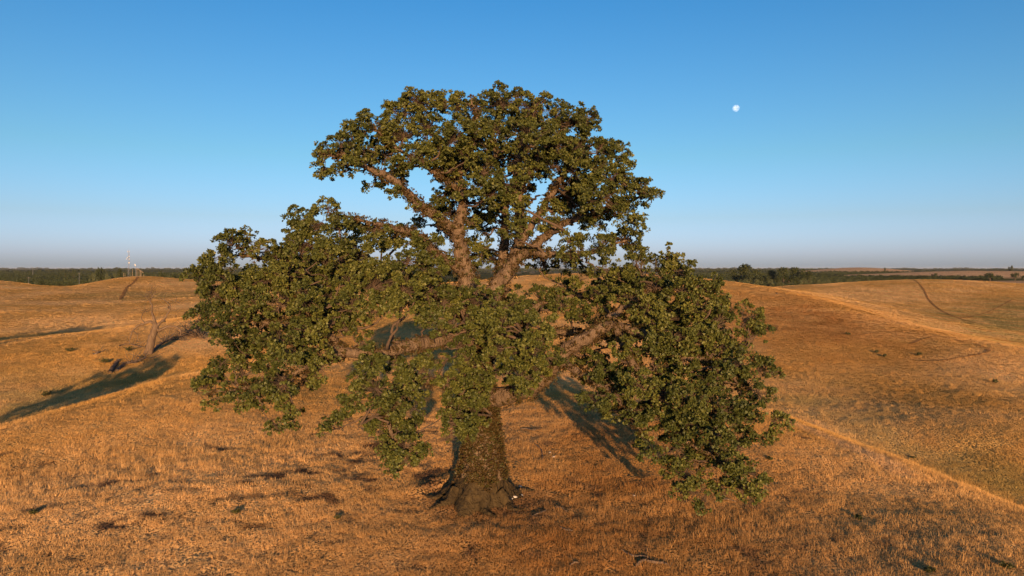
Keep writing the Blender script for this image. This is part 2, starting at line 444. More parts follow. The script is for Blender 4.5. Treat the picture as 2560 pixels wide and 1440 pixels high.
# ------------------------------------------------------------------ instancing (grass, orchard: nobody could count them)
def instancer(name, pts, rot, scl, pick, protos, colors=None):
    me = bpy.data.meshes.new(name)
    n = len(pts)
    me.vertices.add(n); me.vertices.foreach_set("co", np.asarray(pts, np.float32).ravel())
    a = me.attributes.new("rot", 'FLOAT_VECTOR', 'POINT'); a.data.foreach_set("vector", np.asarray(rot, np.float32).ravel())
    a = me.attributes.new("scl", 'FLOAT_VECTOR', 'POINT'); a.data.foreach_set("vector", np.asarray(scl, np.float32).ravel())
    a = me.attributes.new("pick", 'INT', 'POINT'); a.data.foreach_set("value", np.asarray(pick, np.int32))
    if colors is not None:
        a = me.attributes.new("cover", 'FLOAT_COLOR', 'POINT'); a.data.foreach_set("color", np.c_[colors, np.ones(n)].astype(np.float32).ravel())
    o = obj(name, me)
    ng = bpy.data.node_groups.new(name + "_nodes", 'GeometryNodeTree')
    ng.interface.new_socket("Geometry", in_out='INPUT', socket_type='NodeSocketGeometry')
    ng.interface.new_socket("Geometry", in_out='OUTPUT', socket_type='NodeSocketGeometry')
    gi = ng.nodes.new("NodeGroupInput"); go = ng.nodes.new("NodeGroupOutput")
    ip = ng.nodes.new("GeometryNodeInstanceOnPoints"); jn = ng.nodes.new("GeometryNodeJoinGeometry")
    for pr in reversed(protos):
        oi = ng.nodes.new("GeometryNodeObjectInfo"); oi.inputs["Object"].default_value = pr; oi.inputs["As Instance"].default_value = True
        ng.links.new(oi.outputs["Geometry"], jn.inputs[0])
    def attr(nm, t):
        k = ng.nodes.new("GeometryNodeInputNamedAttribute"); k.data_type = t; k.inputs[0].default_value = nm
        return k.outputs[0]
    ng.links.new(gi.outputs[0], ip.inputs["Points"]); ng.links.new(jn.outputs[0], ip.inputs["Instance"])
    ip.inputs["Pick Instance"].default_value = True
    ng.links.new(attr("pick", 'INT'), ip.inputs["Instance Index"])
    e2r = ng.nodes.new("FunctionNodeEulerToRotation"); ng.links.new(attr("rot", 'FLOAT_VECTOR'), e2r.inputs[0])
    ng.links.new(e2r.outputs[0], ip.inputs["Rotation"])
    ng.links.new(attr("scl", 'FLOAT_VECTOR'), ip.inputs["Scale"])
    ng.links.new(ip.outputs[0], go.inputs[0])
    md = o.modifiers.new("scatter", 'NODES'); md.node_group = ng
    return o

def grass_material():
    m, n, b = new_mat("dry_grass_blade")
    out = n.nodes["Material Output"]
    at = N(n, "ShaderNodeAttribute"); at.attribute_name = "cover"; at.attribute_type = 'INSTANCER'
    oi = N(n, "ShaderNodeObjectInfo")
    r = ramp(n, oi.outputs["Random"], [(0.0, (0.74, 0.70, 0.62)), (0.5, (1.0, 1.0, 1.0)), (1.0, (1.22, 1.2, 1.15))])
    c = mixc(n, 1.0, at.outputs["Color"], r.outputs[0], 'MULTIPLY')
    n.links.new(c, b.inputs["Base Color"]); b.inputs["Roughness"].default_value = 0.8; b.inputs["Specular IOR Level"].default_value = 0.15
    tr = N(n, "ShaderNodeBsdfTranslucent"); n.links.new(c, tr.inputs[0])
    ms = N(n, "ShaderNodeMixShader"); ms.inputs[0].default_value = 0.25
    n.links.new(b.outputs[0], ms.inputs[1]); n.links.new(tr.outputs[0], ms.inputs[2]); n.links.new(ms.outputs[0], out.inputs[0])
    return m
M_GRASS = grass_material()
def tuft(k, rad, h, w):
    V, T = [], []
    for i in range(k):
        a = RNG.uniform(0, 6.28); rr = rad * math.sqrt(RNG.uniform()); bx, by = rr * math.cos(a), rr * math.sin(a)
        hh = h * RNG.uniform(0.45, 1.1); la = RNG.uniform(0, 6.28); ln = hh * RNG.uniform(0.1, 0.75)
        t = RNG.uniform(0, 6.28); ww = w * RNG.uniform(0.6, 1.3)
        V += [(bx - ww * math.cos(t), by - ww * math.sin(t), -0.04), (bx + ww * math.cos(t), by + ww * math.sin(t), -0.04), (bx + ln * math.cos(la), by + ln * math.sin(la), hh)]
        T.append((3 * i, 3 * i + 1, 3 * i + 2))
    me = mesh_np("grass_tuft", V, T, M_GRASS)
    return bpy.data.objects.new("grass_tuft", me)
def build_grass():
    protos = [tuft(38, 0.23, 0.085, 0.0065), tuft(32, 0.19, 0.12, 0.0065), tuft(50, 0.31, 0.06, 0.007), tuft(18, 0.13, 0.18, 0.0065)]
    PT, CC, SS, PK = [], [], [], []
    for y0, y1, dens, s in ((13, 30, 40, 1.0), (30, 48, 24, 1.15), (48, 90, 8, 1.55), (90, 170, 4.0, 1.6), (170, 360, 1.0, 1.9)):
        wid = 0.80 * y1 + 4
        n = int(2 * wid * (y1 - y0) * dens)
        x = RNG.uniform(-wid, wid, n); y = RNG.uniform(y0, y1, n)
        k = np.abs(x) < 0.80 * y + 4
        x, y = x[k], y[k]
        c, th = landcover(x, y)
        k = RNG.uniform(size=len(x)) < th * np.clip(0.75 + 0.5 * fbm(x / 1.5, y / 1.5, 2), 0.15, 1)
        k &= ((x + 1.37) / 1.7) ** 2 + ((y - 30) / 1.5) ** 2 > 1
        x, y, c = x[k], y[k], c[k]
        z = height(x, y)
        PT.append(np.c_[x, y, z]); CC.append(c)
        sv = s * RNG.uniform(0.7, 1.25, len(x)) * (1 + 0.35 * fbm(x / 3 + 5, y / 3, 2))
        SS.append(np.c_[sv, sv, sv * RNG.uniform(0.55, 1.25, len(x)) * np.clip(0.95 + 0.8 * fbm(x / 7 + 1, y / 7 + 9, 3), 0.35, 1.7) * (1 if s < 1.3 else 1.25 / s)]); PK.append(RNG.integers(0, 4, len(x)))
    PT = np.vstack(PT); n = len(PT)
    o = instancer("dry_grass", PT, np.c_[np.zeros((n, 2)), RNG.uniform(0, 6.28, n)], np.vstack(SS), np.concatenate(PK), protos, np.vstack(CC))
    tag(o, "short dry golden grass covering the hills", "grass", kind="stuff")
    print("grass tufts", n)
build_grass()

# worn tracks as ribbons lying on the grass
def track(pts, w, label):
    p = np.array([P(*q) for q in pts]); p = np.c_[p, np.full(len(p), w)]
    s = smooth_path(p, 8)
    d = np.gradient(s[:, :2], axis=0); d /= np.linalg.norm(d, axis=1)[:, None]
    nn = np.c_[-d[:, 1], d[:, 0]]
    ww = w * (0.6 + 0.8 * RNG.uniform(size=len(s)))[:, None]
    rows = [s[:, :2] + nn * ww * k for k in (-1, 0, 1)]
    V = []
    for r in rows: V.append(np.c_[r, height(r[:, 0], r[:, 1]) + 0.10])
    n = len(s); V = np.vstack(V)
    Q = [(k * n + i, k * n + i + 1, (k + 1) * n + i + 1, (k + 1) * n + i) for k in range(2) for i in range(n - 1)]
    me = mesh_np("cattle_track", V, Q, M_GROUND, True)
    at = me.attributes.new("cover", 'FLOAT_COLOR', 'POINT')
    at.data.foreach_set("color", np.tile(np.array([0.27, 0.155, 0.068, 1.0], np.float32), len(V)))
    o = obj("cattle_track", me)
    tag(o, label, "track", kind="structure")
track([(2278,702,343),(2308,730,285),(2322,752,250),(2350,775,215),(2400,797,185),(2440,810,175)], 0.28, "dark winding cattle track down the far right hill")
track([(2400,800,186),(2470,775,215),(2530,752,250)], 0.22, "faint cattle track climbing from the winding track")
track([(2130,850,104),(2220,842,108),(2330,838,110),(2366,843,108)], 0.14, "straight faint track across the right flank")
track([(2275,870,98),(2340,855,103),(2420,862,98),(2470,878,93),(2465,895,90),(2420,908,88),(2340,915,87),(2280,905,89)], 0.16, "curved terrace track looping round the right flank")
track([(300,745,215),(310,725,245),(318,712,275),(335,700,300),(345,693,318)], 0.45, "pale brown track climbing to the radio mast hill")

# ------------------------------------------------------------------ leaves
def leaves(C, O, rad, n, L, name, mat, tint0, up=0.25, flat=0.8):
    """C centres, O outward directions, n leaves per cluster. One mesh of single leaf faces."""
    C = np.asarray(C); O = np.asarray(O)
    m = len(C) * n
    c = np.repeat(C, n, 0); o = np.repeat(O, n, 0)
    rr = np.repeat(np.broadcast_to(rad, len(C)), n)
    d = RNG.normal(size=(m, 3)); d /= np.linalg.norm(d, axis=1)[:, None]
    d = d + 0.55 * o + np.array([0, 0, up]); d /= np.linalg.norm(d, axis=1)[:, None]
    u = RNG.uniform(0.25, 1.0, m) ** 0.6
    p = c + d * (rr * u)[:, None] * np.array([1, 1, flat])
    ax = d + 0.75 * RNG.normal(size=(m, 3)) * 0.7; ax /= np.linalg.norm(ax, axis=1)[:, None]
    nn = 0.8 * d + 0.4 * o + 0.55 * RNG.normal(size=(m, 3)) + np.array([0, 0, 0.2])
    nn -= (nn * ax).sum(1)[:, None] * ax; nn /= np.linalg.norm(nn, axis=1)[:, None] + 1e-9
    sd = np.cross(ax, nn)
    l = L * RNG.uniform(0.65, 1.25, m)[:, None]; w = l * RNG.uniform(0.30, 0.42, m)[:, None]
    fold = nn * w * 0.35
    V = np.stack([p - ax * l * 0.5, p + ax * l * 0.08 + sd * w + fold, p + ax * l * 0.5, p + ax * l * 0.02 - sd * w + fold], 1).reshape(-1, 3)
    Q = np.arange(m * 4).reshape(m, 4)
    t = np.clip(np.repeat(np.broadcast_to(tint0, len(C)), n) + 0.17 * RNG.normal(size=m), 0, 1)
    return mesh_np(name, V, Q, mat, False, t)

# ------------------------------------------------------------------ the oak
BASE = P(1200, 1236, 30)
BASE[2] = H(BASE[0], BASE[1])
LIMBS = {
 'stem': [[(1205,800,31,.62),(1188,745,31.2,.56),(1166,690,31.2,.50),(1156,625,31.2,.42),(1143,575,31,.36),(1150,520,31.2,.29),(1140,450,31.3,.23),(1100,370,31.4,.16),(1055,295,31.4,.09),(1040,240,31.4,.04)],
          [(1208,800,31.3,.60),(1240,718,31.6,.48),(1282,660,31.8,.40),(1303,590,32,.33),(1300,500,32,.27),(1292,410,32,.2),(1325,320,32,.11),(1330,255,32,.04)],
          [(1215,800,32,.5),(1250,700,33,.36),(1256,600,33.5,.30),(1268,500,34,.2),(1240,400,34.5,.14),(1220,330,35,.05)]],
 'limb': [[(1146,580,31,.30),(1065,523,30,.26),(995,472,29,.22),(935,428,28.5,.16),(870,402,28,.10),(800,385,27.5,.04)],
          [(1143,455,31.3,.18),(1172,380,31.2,.13),(1190,310,31,.08),(1182,250,31,.03)],
          [(1140,470,31.2,.16),(1060,410,30,.12),(980,350,29.5,.07),(920,315,29,.03)],
          [(1166,680,31.2,.32),(1105,640,30.5,.27),(1050,595,29.5,.22),(1000,580,28.5,.15),(920,560,27.7,.09),(820,530,27,.03)],
          [(1282,655,31.8,.32),(1335,618,31.4,.28),(1400,565,31,.21),(1480,545,30.5,.16),(1560,500,30,.09),(1630,480,29.4,.03)],
          [(1305,600,31.9,.24),(1360,512,31.5,.19),(1420,430,31.5,.13),(1480,360,31.2,.07),(1520,385,30.5,.03)],
          [(1310,630,31.6,.24),(1380,640,30.6,.18),(1460,635,30,.12),(1560,600,29.5,.05)],
          [(1297,480,32,.18),(1350,400,31,.12),(1400,330,30.8,.06),(1450,300,30.5,.03)],
          [(1196,860,30.6,.52),(1135,850,29.4,.44),(1080,848,28.3,.37),(1010,866,27.3,.32),(935,890,26.5,.28),(855,880,26.2,.23),(765,830,26.3,.16),(660,790,26.8,.10),(560,760,27.3,.04)],
          [(860,885,26.2,.18),(790,905,25.8,.14),(705,940,25.4,.10),(600,965,25.4,.06),(520,975,25.6,.03)],
          [(1185,800,31.4,.42),(1085,722,31,.32),(950,690,30.2,.23),(800,660,29.5,.16),(650,645,29,.10),(560,630,28.6,.04)],
          [(1190,800,32,.36),(1010,720,34,.26),(800,690,35,.16),(650,690,35.5,.06)],
          [(1198,930,30.2,.34),(1125,948,28.6,.28),(1035,950,27.5,.20),(975,1015,26.6,.13),(985,1100,26.1,.06),(1000,1150,25.8,.02)],
          [(1195,890,30.5,.34),(1290,840,28.9,.25),(1325,880,28.1,.17),(1330,960,27.6,.06)],
          [(1205,1000,30.3,.54),(1290,980,29.6,.50),(1355,955,29,.43),(1405,895,28.5,.38),(1458,845,28.2,.34),(1530,808,28,.28),(1605,830,27.5,.22),(1680,880,27,.16),(1765,905,26.8,.11),(1860,960,26.4,.04)],
          [(1465,840,28.2,.24),(1560,760,28.5,.17),(1650,700,28.7,.10),(1680,640,29,.04)],
          [(1540,810,28,.22),(1580,895,27,.18),(1640,1000,26.2,.14),(1720,1090,25.7,.10),(1790,1150,25.4,.06),(1860,1200,25.3,.02)],
          [(1400,905,28.5,.22),(1470,950,27.2,.16),(1540,1000,26.4,.10),(1600,1090,25.8,.04)],
          [(1220,820,32,.42),(1380,760,33,.30),(1520,725,34,.2),(1650,700,34.3,.12),(1760,760,34,.05)],
          [(1190,900,31.0,.34),(1340,840,32.5,.26),(1480,830,32.8,.17),(1620,840,32.5,.08)],
          [(855,875,26.3,.16),(800,800,26,.12),(740,720,26.6,.07),(680,690,27,.03)]],
}
BLOBS = [(1040,262,31,46),(1000,290,30,42),(1090,265,32,40),(1140,278,31,40),(1192,278,31.5,36),(1245,262,31,42),(1290,265,32,42),(1335,275,31,46),(1390,300,31,42),(1440,312,31.5,40),(1468,308,30.5,32),
 (920,322,29.5,40),(960,340,30.5,46),(1010,345,29,46),(1070,335,29.5,46),(1130,340,29,42),(1200,345,30,42),(1260,335,29,42),(1320,345,29,46),(1380,360,29.5,42),(1440,372,30,36),(1490,385,30,36),(1525,385,30,36),
 (880,345,29,32),(850,370,28.5,36),(900,375,28.5,42),(960,400,29.5,46),(800,388,28,24),(815,425,27.8,24),(850,432,28,26),(885,412,28,26),(935,460,29.5,22),(1010,415,29,36),
 (1040,400,30.5,40),(1085,400,29,40),(1120,430,29.5,36),(1170,400,30,36),(1215,435,29,40),(1190,475,29.5,30),(1232,485,29.5,34),(1268,470,29,36),(1290,520,29.5,38),(1280,565,30,32),(1320,430,29.5,32),(1390,420,30.5,36),(1440,430,29.5,42),(1490,430,30,40),(1540,400,31,26),
 (1530,450,30,36),(1460,490,30,36),(1500,500,29,40),(1560,470,29.5,40),(1600,482,29,34),(1625,500,29,24),(1550,540,29.5,40),(1588,562,29,26),(1480,560,30,40),(1420,600,29.5,32),(1500,612,29.5,40),(1560,602,29.5,34),(1440,640,30,30),(1355,570,31,28),(1385,525,31,28),
 (1200,575,35,34),(1190,630,35.5,36),(1228,655,36,30),(1095,575,33,20),(1050,555,33,14),(1360,660,34,40),(1420,650,35,36),(1000,440,33,30),(1070,430,34,34),(1140,380,35,42),(1220,390,35,46),(1300,390,35,46),(1400,390,35,42),(1450,470,34,40),(1400,500,34.5,28),(1110,500,33,28),(1150,430,35,36),
 (820,522,27,22),(760,550,28,32),(800,570,28,40),(850,572,27.5,40),(900,582,28,40),(940,575,28,28),(980,602,28.5,34),(1030,612,29,34),(1070,615,29.5,30),(1100,650,30,28),(740,592,28.5,32),(780,620,27.5,42),(840,630,27,46),(900,640,27,46),(960,650,27.5,46),(1020,660,28,42),(1080,690,29,34),
 (580,612,28,30),(620,605,28.5,30),(655,622,28,24),(695,642,28,26),(555,645,28,26),(530,665,28,30),(503,690,28,28),(560,692,27.5,40),(620,695,28,34),(600,740,27,42),(540,730,27.5,34),(670,705,27,40),(720,690,27,42),(770,690,26.5,46),(830,700,26.5,46),(890,700,26.5,46),(950,710,26.5,46),(1010,720,27,46),(1070,730,27.5,46),(1112,752,28,34),
 (500,790,27,24),(540,780,27,30),(600,800,26.5,36),(650,760,26.5,42),(700,760,26,42),(760,750,26,46),(820,760,26,46),(880,765,26,40),(930,775,26,32),(1005,765,26.5,32),(1065,785,27,34),
 (580,850,26,34),(640,845,26,32),(690,852,25.8,34),(750,832,25.5,42),(810,822,25.5,42),(870,822,25.5,34),(900,850,25.7,24),
 (560,905,26,30),(540,942,26,30),(610,932,25.5,36),(670,920,25.3,36),(730,892,25.3,36),(790,892,25.2,36),(800,922,25,30),
 (510,970,26,26),(540,1000,26,20),(590,982,25.5,26),(650,982,25.3,30),(710,962,25,36),(620,1020,25.5,16),(722,1020,24.8,28),(735,1050,24.8,20),(692,1072,24.8,20),
 (930,922,26,32),(985,900,26.5,32),(1000,950,26,36),(940,970,25.5,40),(960,1020,25.5,42),(1000,1062,25.5,36),(1010,1110,25.5,30),(1045,1115,25.5,20),(990,1150,25.3,26),(860,1042,25,24),(820,1070,25,20),(880,1002,25.3,26),(1060,930,26.5,30),
 (1150,870,27,32),(1165,892,27,24),(1105,832,27.5,24),(1120,960,27.3,26),(1155,1000,27.5,34),(1145,1060,27.5,32),(1180,1035,28,28),(1175,1090,28.3,22),
 (1190,742,28.5,28),(1230,760,28,34),(1280,762,28,36),(1250,812,27.5,42),(1310,802,27.5,42),(1350,822,27.5,36),(1240,872,27,36),(1290,882,27,42),(1340,872,27,42),(1372,892,27.3,30),(1300,940,27,36),(1340,932,27,30),(1310,972,27.3,20),(1150,765,29,26),
 (1668,645,29,30),(1640,672,29,30),(1700,682,28.5,30),(1590,662,29.5,30),(1550,682,29,34),(1510,682,30,30),(1640,722,28,42),(1700,732,28,42),(1750,722,28,30),(1780,722,28.5,26),(1800,762,28,30),(1590,722,28.5,40),(1740,772,27.5,42),(1680,782,27.5,42),(1620,782,27.5,40),(1572,752,28.5,32),(1790,802,27.5,30),(1870,795,27.5,30),(1898,812,27.5,20),(1842,850,27,30),(1880,840,27,28),(1500,740,30,34),(1450,700,31,26),(1400,722,32,26),(1350,745,33,28),(1400,772,32,34),(1450,782,31.5,30),(1500,780,30.5,26),
 (1560,870,27,30),(1620,860,27,34),(1680,842,27,40),(1740,842,27,40),(1790,872,26.8,36),(1850,912,26.5,40),(1898,922,26.5,30),(1922,935,26.5,18),(1640,915,26.5,34),(1710,925,26.3,40),(1780,942,26.2,42),(1840,972,26,42),(1890,982,26,30),(1500,932,26.5,38),(1550,945,26,40),(1600,962,26,40),(1660,982,25.8,40),(1730,1002,25.5,46),(1800,1022,25.5,46),(1870,1042,25.5,34),(1932,1052,25.8,24),(1490,1002,26.3,34),(1532,1022,26,36),(1590,1032,25.7,42),(1650,1052,25.5,42),(1720,1072,25.2,46),(1790,1092,25.2,46),(1850,1102,25.2,34),(1902,1090,25.5,20),(1600,1110,25.5,24),(1622,1142,25.4,20),(1680,1122,25.2,40),(1750,1152,25,40),(1820,1162,25,40),(1870,1182,25,30),(1702,1192,25.2,24),(1712,1232,25.2,24),(1742,1252,25.2,14),(1800,1212,25,30),(1850,1222,25,34),(1892,1242,25,18),
 (700,800,28.5,40),(640,880,27.6,36),(760,790,28.6,42),(840,800,28.4,42),(720,660,30,42),(860,670,30,44),(980,690,30,42),(560,820,28,34),(680,960,27,32),(620,880,26.8,30),(760,960,26.8,30),(740,860,27.5,36),
 (1630,830,29,42),(1700,880,28.5,42),(1770,830,29,40),(1660,940,28,42),(1750,960,27.8,42),(1820,900,28,38),(1620,1000,27.5,38),(1700,1040,27,42),(1790,1060,27,42),(1840,1040,27,34),(1780,1120,26.5,36),(1550,980,27.6,34),(1680,1160,26,26),(1840,1190,26,28),
 (1190,985,28.5,28),(1200,945,28.3,30),(1160,930,28,28),(1188,1050,28.8,24),(1130,1010,27.6,24),(1090,900,28,24),(1270,930,28.4,26),(1230,845,28.3,30),(1190,800,28.6,28),
 (950,1060,25.8,36),(1030,1080,25.8,30),(1050,1128,25.6,22),(970,1120,25.5,28),(1010,1152,25.4,24),(985,985,25.8,36),(1030,1020,26,32),(905,950,26,30),(990,1175,25.4,14),
 (1150,1030,27.8,32),(1170,1075,28,28),(1185,1100,28.2,20),(1135,1085,28,22),(1180,1005,28,28),(1155,975,27.8,30),
 (985,485,28.8,16),(1045,515,29.5,16),(1090,545,30,16),(1180,560,30.6,16),(1160,490,30.4,18),
 (1190,830,28.4,26),(1130,800,28.8,26),(1200,900,28.2,26),(1240,930,28.4,24),(1180,960,28.4,24),(1060,880,28,24),(1040,980,27,24),
 (1120,590,32.5,22),(1220,540,33,24),(1180,540,33.2,20),
 (1500,850,31,40),(1600,800,32,46),(1700,800,32,46),(1450,880,30.5,32),(1650,900,30,44),(1570,910,29,36),(1760,880,30,40),(1490,940,29,34)]

def build_oak():
    root = empty("oak_tree", BASE)
    tag(root, "huge old oak with spreading boughs standing alone on the grass hilltop", "tree")
    off = BASE
    # trunk with its flared, mossy foot
    tr = [(BASE[0], BASE[1], BASE[2] - 0.5, 2.0), (BASE[0], BASE[1], BASE[2] + 0.02, 1.68), (BASE[0] + .03, BASE[1], BASE[2] + 0.35, 1.28), (BASE[0] + .08, BASE[1] + .02, BASE[2] + 0.8, 1.02),
          (BASE[0] + .09, BASE[1] + .05, BASE[2] + 1.5, .78)]
    tr += [(*P(1207,1100,30.2), .66), (*P(1200,1000,30.4), .54), (*P(1190,900,30.7), .52), (*P(1194,815,31.1), .56), (*P(1200,775,31.4), .44)]
    s = smooth_path(tr, 9)
    t = Tubes()
    sides = 40
    s[:, :3] -= off
    t.add(s, sides, 0.03, 0.06)
    me = t.mesh("trunk", M_BARK)
    me.materials.append(M_FLARE)
    V = np.array([v.co for v in me.vertices])
    zc = V[:, 2]
    fl = np.clip(1.1 - zc, 0, 1.2)
    ang = np.arctan2(V[:, 1], V[:, 0])
    k = 1 + 0.15 * fl * (np.sin(3 * ang + 0.6) + 0.7 * np.sin(7 * ang + 1.9) + 0.5 * np.sin(13 * ang + zc * 2)) + 0.08 * fbm(ang * 3.0, zc * 4.0, 3) * (zc < 1.5)
    for v, kk in zip(me.vertices, k):
        v.co.x *= kk; v.co.y *= kk
    for p in me.polygons:
        if p.center.z < 1.2 + 0.25 * math.sin(3 * math.atan2(p.center.y, p.center.x)): p.material_index = 1
    obj("trunk", me, root)
    for a in (0.25, 1.2, 2.2, 3.05, 3.75, 4.35, 4.95, 5.6):
        L_ = RNG.uniform(1.9, 2.6); rp = []
        for f, rr in ((0.42, .30), (0.6, .24), (0.78, .17), (1.0, .06)):
            aa = a + RNG.normal() * 0.10
            x_, y_ = math.cos(aa) * L_ * f, math.sin(aa) * L_ * f
            rp.append([x_, y_, H(BASE[0] + x_, BASE[1] + y_) - BASE[2] + (0.55 if f < 0.5 else 0.10 if f < 0.7 else 0.0) - rr * 0.35, rr])
        t = Tubes(); t.add(smooth_path(np.array(rp), 5), 9, 0.08)
        obj("root", t.mesh("root", M_FLARE), root)
    nodes, nrad, ndir = [], [], []
    sp_c, sp_o = [], []
    for kind, lst in LIMBS.items():
        for L in lst:
            pts = np.array([[*P(a, b, c), r * 0.76] for a, b, c, r in L])
            wob = RNG.normal(size=(len(pts), 3)) * 0.10; wob[0] = 0
            pts[:, :3] += wob
            sp = smooth_path(pts, 6)
            sp[1:, :3] += RNG.normal(size=(len(sp) - 1, 3)) * 0.03
            t = Tubes(); q = sp.copy(); q[:, :3] -= off
            t.add(q, 12, 0.05)
            obj(kind, t.mesh(kind, M_BARK), root)
            nodes.append(sp[:, :3]); nrad.append(sp[:, 3])
            # leafy sprouts along the bark
            seg = np.linalg.norm(np.diff(sp[:, :3], axis=0), axis=1)
            for i in range(len(sp) - 1):
                if sp[i, 3] > 0.52: continue
                for _ in range(RNG.poisson(seg[i] * (16 + 90 * sp[i, 3]))):
                    d = RNG.normal(size=3); d /= np.linalg.norm(d)
                    f = RNG.uniform()
                    c = sp[i, :3] * (1 - f) + sp[i + 1, :3] * f
                    sp_c.append(c + d * (sp[i, 3] + 0.06)); sp_o.append(d)
    nodes = np.vstack(nodes); nrad = np.concatenate(nrad)
    # sprouts hiding the trunk
    for _ in range(3600):
        z = RNG.uniform(0.65, 7.6); a = RNG.uniform(0, 6.28)
        pn = float(fbm(np.array([a * 1.6 + 3.0]), np.array([z * 1.7]), 2)[0])
        if pn < -0.38 + 0.9 * max(0.0, 1.25 - z): continue
        i = np.argmin(np.abs(s[:, 2] - z)); d = np.array([math.cos(a), math.sin(a), RNG.uniform(-.2, .3)])
        sp_c.append(off + s[i, :3] + np.array([0, 0, z - s[i, 2]]) + d * (s[i, 3] * 1.02 + 0.08)); sp_o.append(d)
    # leaf-bearing boughs: every blob of foliage hangs on a branch from the nearest limb
    blobs = [(P(a, b, c + RNG.uniform(-1.4, 1.4) * (1 if r > 30 else .35)), r * c / F * RNG.uniform(0.90, 1.14)) for a, b, c, r in BLOBS]
    extra = []
    for c, r in blobs:
        if c[1] < 29 and RNG.uniform() < 0.40:
            q = c.copy(); q[1] = 32.5 + (30.5 - c[1]) * RNG.uniform(0.5, 1.4); q[0] *= 0.97; q[2] += RNG.uniform(-.2, .5)
            if q[2] < 3: continue
            extra.append((q, r * 1.1))
        if c[2] > 13 and RNG.uniform() < 0.42:
            q = c.copy(); q[1] = RNG.uniform(33.5, 36.5); q[0] = (q[0] + 0.4) * 0.95 - 0.4; q[2] -= RNG.uniform(0.2, 0.9)
            extra.append((q, r * 1.1))
    blobs += extra
    tw = Tubes()
    C, O, T = [], [], []
    bx = np.array([b[0] for b in blobs]); crown_c = np.array([-0.5, 30.5, 9.0])
    for c, r in blobs:
        dd = np.linalg.norm(nodes - c, axis=1) + 1.8 * np.maximum(0, nodes[:, 2] - c[2] - 0.3) + (1.5 * np.maximum(0, c[2] - nodes[:, 2] - 1.0) if c[2] > 12.3 else 0)
        i = int(np.argmin(dd)); a = nodes[i]
        L = np.linalg.norm(c - a)
        if L > 3.2: continue
        mid = (a + c) / 2 + RNG.normal(size=3) * 0.16 * L + np.array([0, 0, 0.05 * L])
        r0 = min(nrad[i] * 0.6, 0.022 + 0.022 * L)
        sl = RNG.normal(size=3); sl[2] *= 0.4
        m1 = a * 0.68 + c * 0.32 + sl * 0.20 * L; m2_ = a * 0.32 + c * 0.68 - sl * 0.12 * L + RNG.normal(size=3) * 0.08 * L
        pth = smooth_path(np.array([[*(a - off), r0], [*(m1 - off), r0 * 0.8], [*(m2_ - off), r0 * 0.55], [*(c - off), r0 * 0.3 + .006]]), 4)
        pth[1:-1, :3] += RNG.normal(size=(len(pth) - 2, 3)) * 0.04
        tw.add(pth, 6, 0.05, cap=False)
        n = int(np.clip(76 * (r / 0.63) ** 2, 16, 125))
        od = c - crown_c; od /= np.linalg.norm(od)
        # foliage sits in tufts: a few sprays per bough, each a tight bunch of leaf clusters, open air between
        ns = max(4, n // 5)
        d0 = RNG.normal(size=(ns, 3)); d0 /= np.linalg.norm(d0, axis=1)[:, None]
        d0 = d0 + 0.3 * od + np.array([0, -0.1, 0.2]); d0 /= np.linalg.norm(d0, axis=1)[:, None]
        sc_ = c + d0 * (r * RNG.uniform(0.62, 1.10, ns))[:, None] * np.array([1.08, 1.08, 0.95])
        pick = (ns * RNG.uniform(size=n) ** 1.4).astype(int)
        dj = RNG.normal(size=(n, 3)); dj /= np.linalg.norm(dj, axis=1)[:, None]
        dj = dj + 0.5 * d0[pick] + np.array([0, 0, 0.2]); dj /= np.linalg.norm(dj, axis=1)[:, None]
        cc = sc_[pick] + dj * (RNG.uniform(0.03, 0.26, (n, 1)) * RNG.uniform(0.6, 1.15, ns)[pick][:, None]) * np.array([1.2, 1.2, 0.8])
        loose = RNG.uniform(size=n) < 0.13
        dl = RNG.normal(size=(n, 3)); dl /= np.linalg.norm(dl, axis=1)[:, None]
        cc[loose] = (c + dl * (r * RNG.uniform(0.2, 1.1, n))[:, None])[loose]; dj[loose] = dl[loose]
        d = dj
        base_t = RNG.uniform(0.3, 0.68)
        C.append(cc); O.append(d); T.append(np.clip(base_t + 0.1 * RNG.normal(size=n), 0.08, 0.92))
        for k in range(n):
            f = RNG.uniform(0.0, 0.5)
            st = c * (1 - f) + mid * f
            m2 = (st + cc[k]) / 2 + RNG.normal(size=3) * 0.07
            e = cc[k] + d[k] * 0.05
            tw.add(np.array([[*(st - off), .012], [*(m2 - off), .008], [*(e - off), .003]]), 3, 0, cap=False)
    C = np.vstack(C); O = np.vstack(O); T = np.concatenate(T)
    V = np.vstack(tw.V); Q = np.vstack(tw.Q)
    o = obj("twigs", mesh_np("twigs", V, Q, M_TWIG, True), root); o["kind"] = "stuff"
    rad = RNG.uniform(0.07, 0.20, len(C))
    o = obj("crown", leaves(C - off, O, rad, 22, 0.110, "crown", M_LEAF, T), root); o["kind"] = "stuff"
    sp_c = np.array(sp_c); sp_o = np.array(sp_o)
    o = obj("bark_sprouts", leaves(sp_c - off, sp_o, RNG.uniform(0.05, 0.24, len(sp_c)), 15, 0.09, "bark_sprouts", M_LEAFB, RNG.uniform(0.1, 0.95, len(sp_c))), root); o["kind"] = "stuff"
    print("oak clusters", len(C), "leaves", len(C) * 22, "sprouts", len(sp_c) * 14)
build_oak()

# ------------------------------------------------------------------ placing things on the terrain
def ground_hit(px, py, y0=18.0, y1=420.0):
    ys = np.geomspace(y0, y1, 900)
    x = (px - 1280) / F * ys; z = CZ - (py - HOR) / F * ys
    h = height(x, ys)
    k = np.argmax(z <= h)
    return np.array([x[k], ys[k], h[k]])

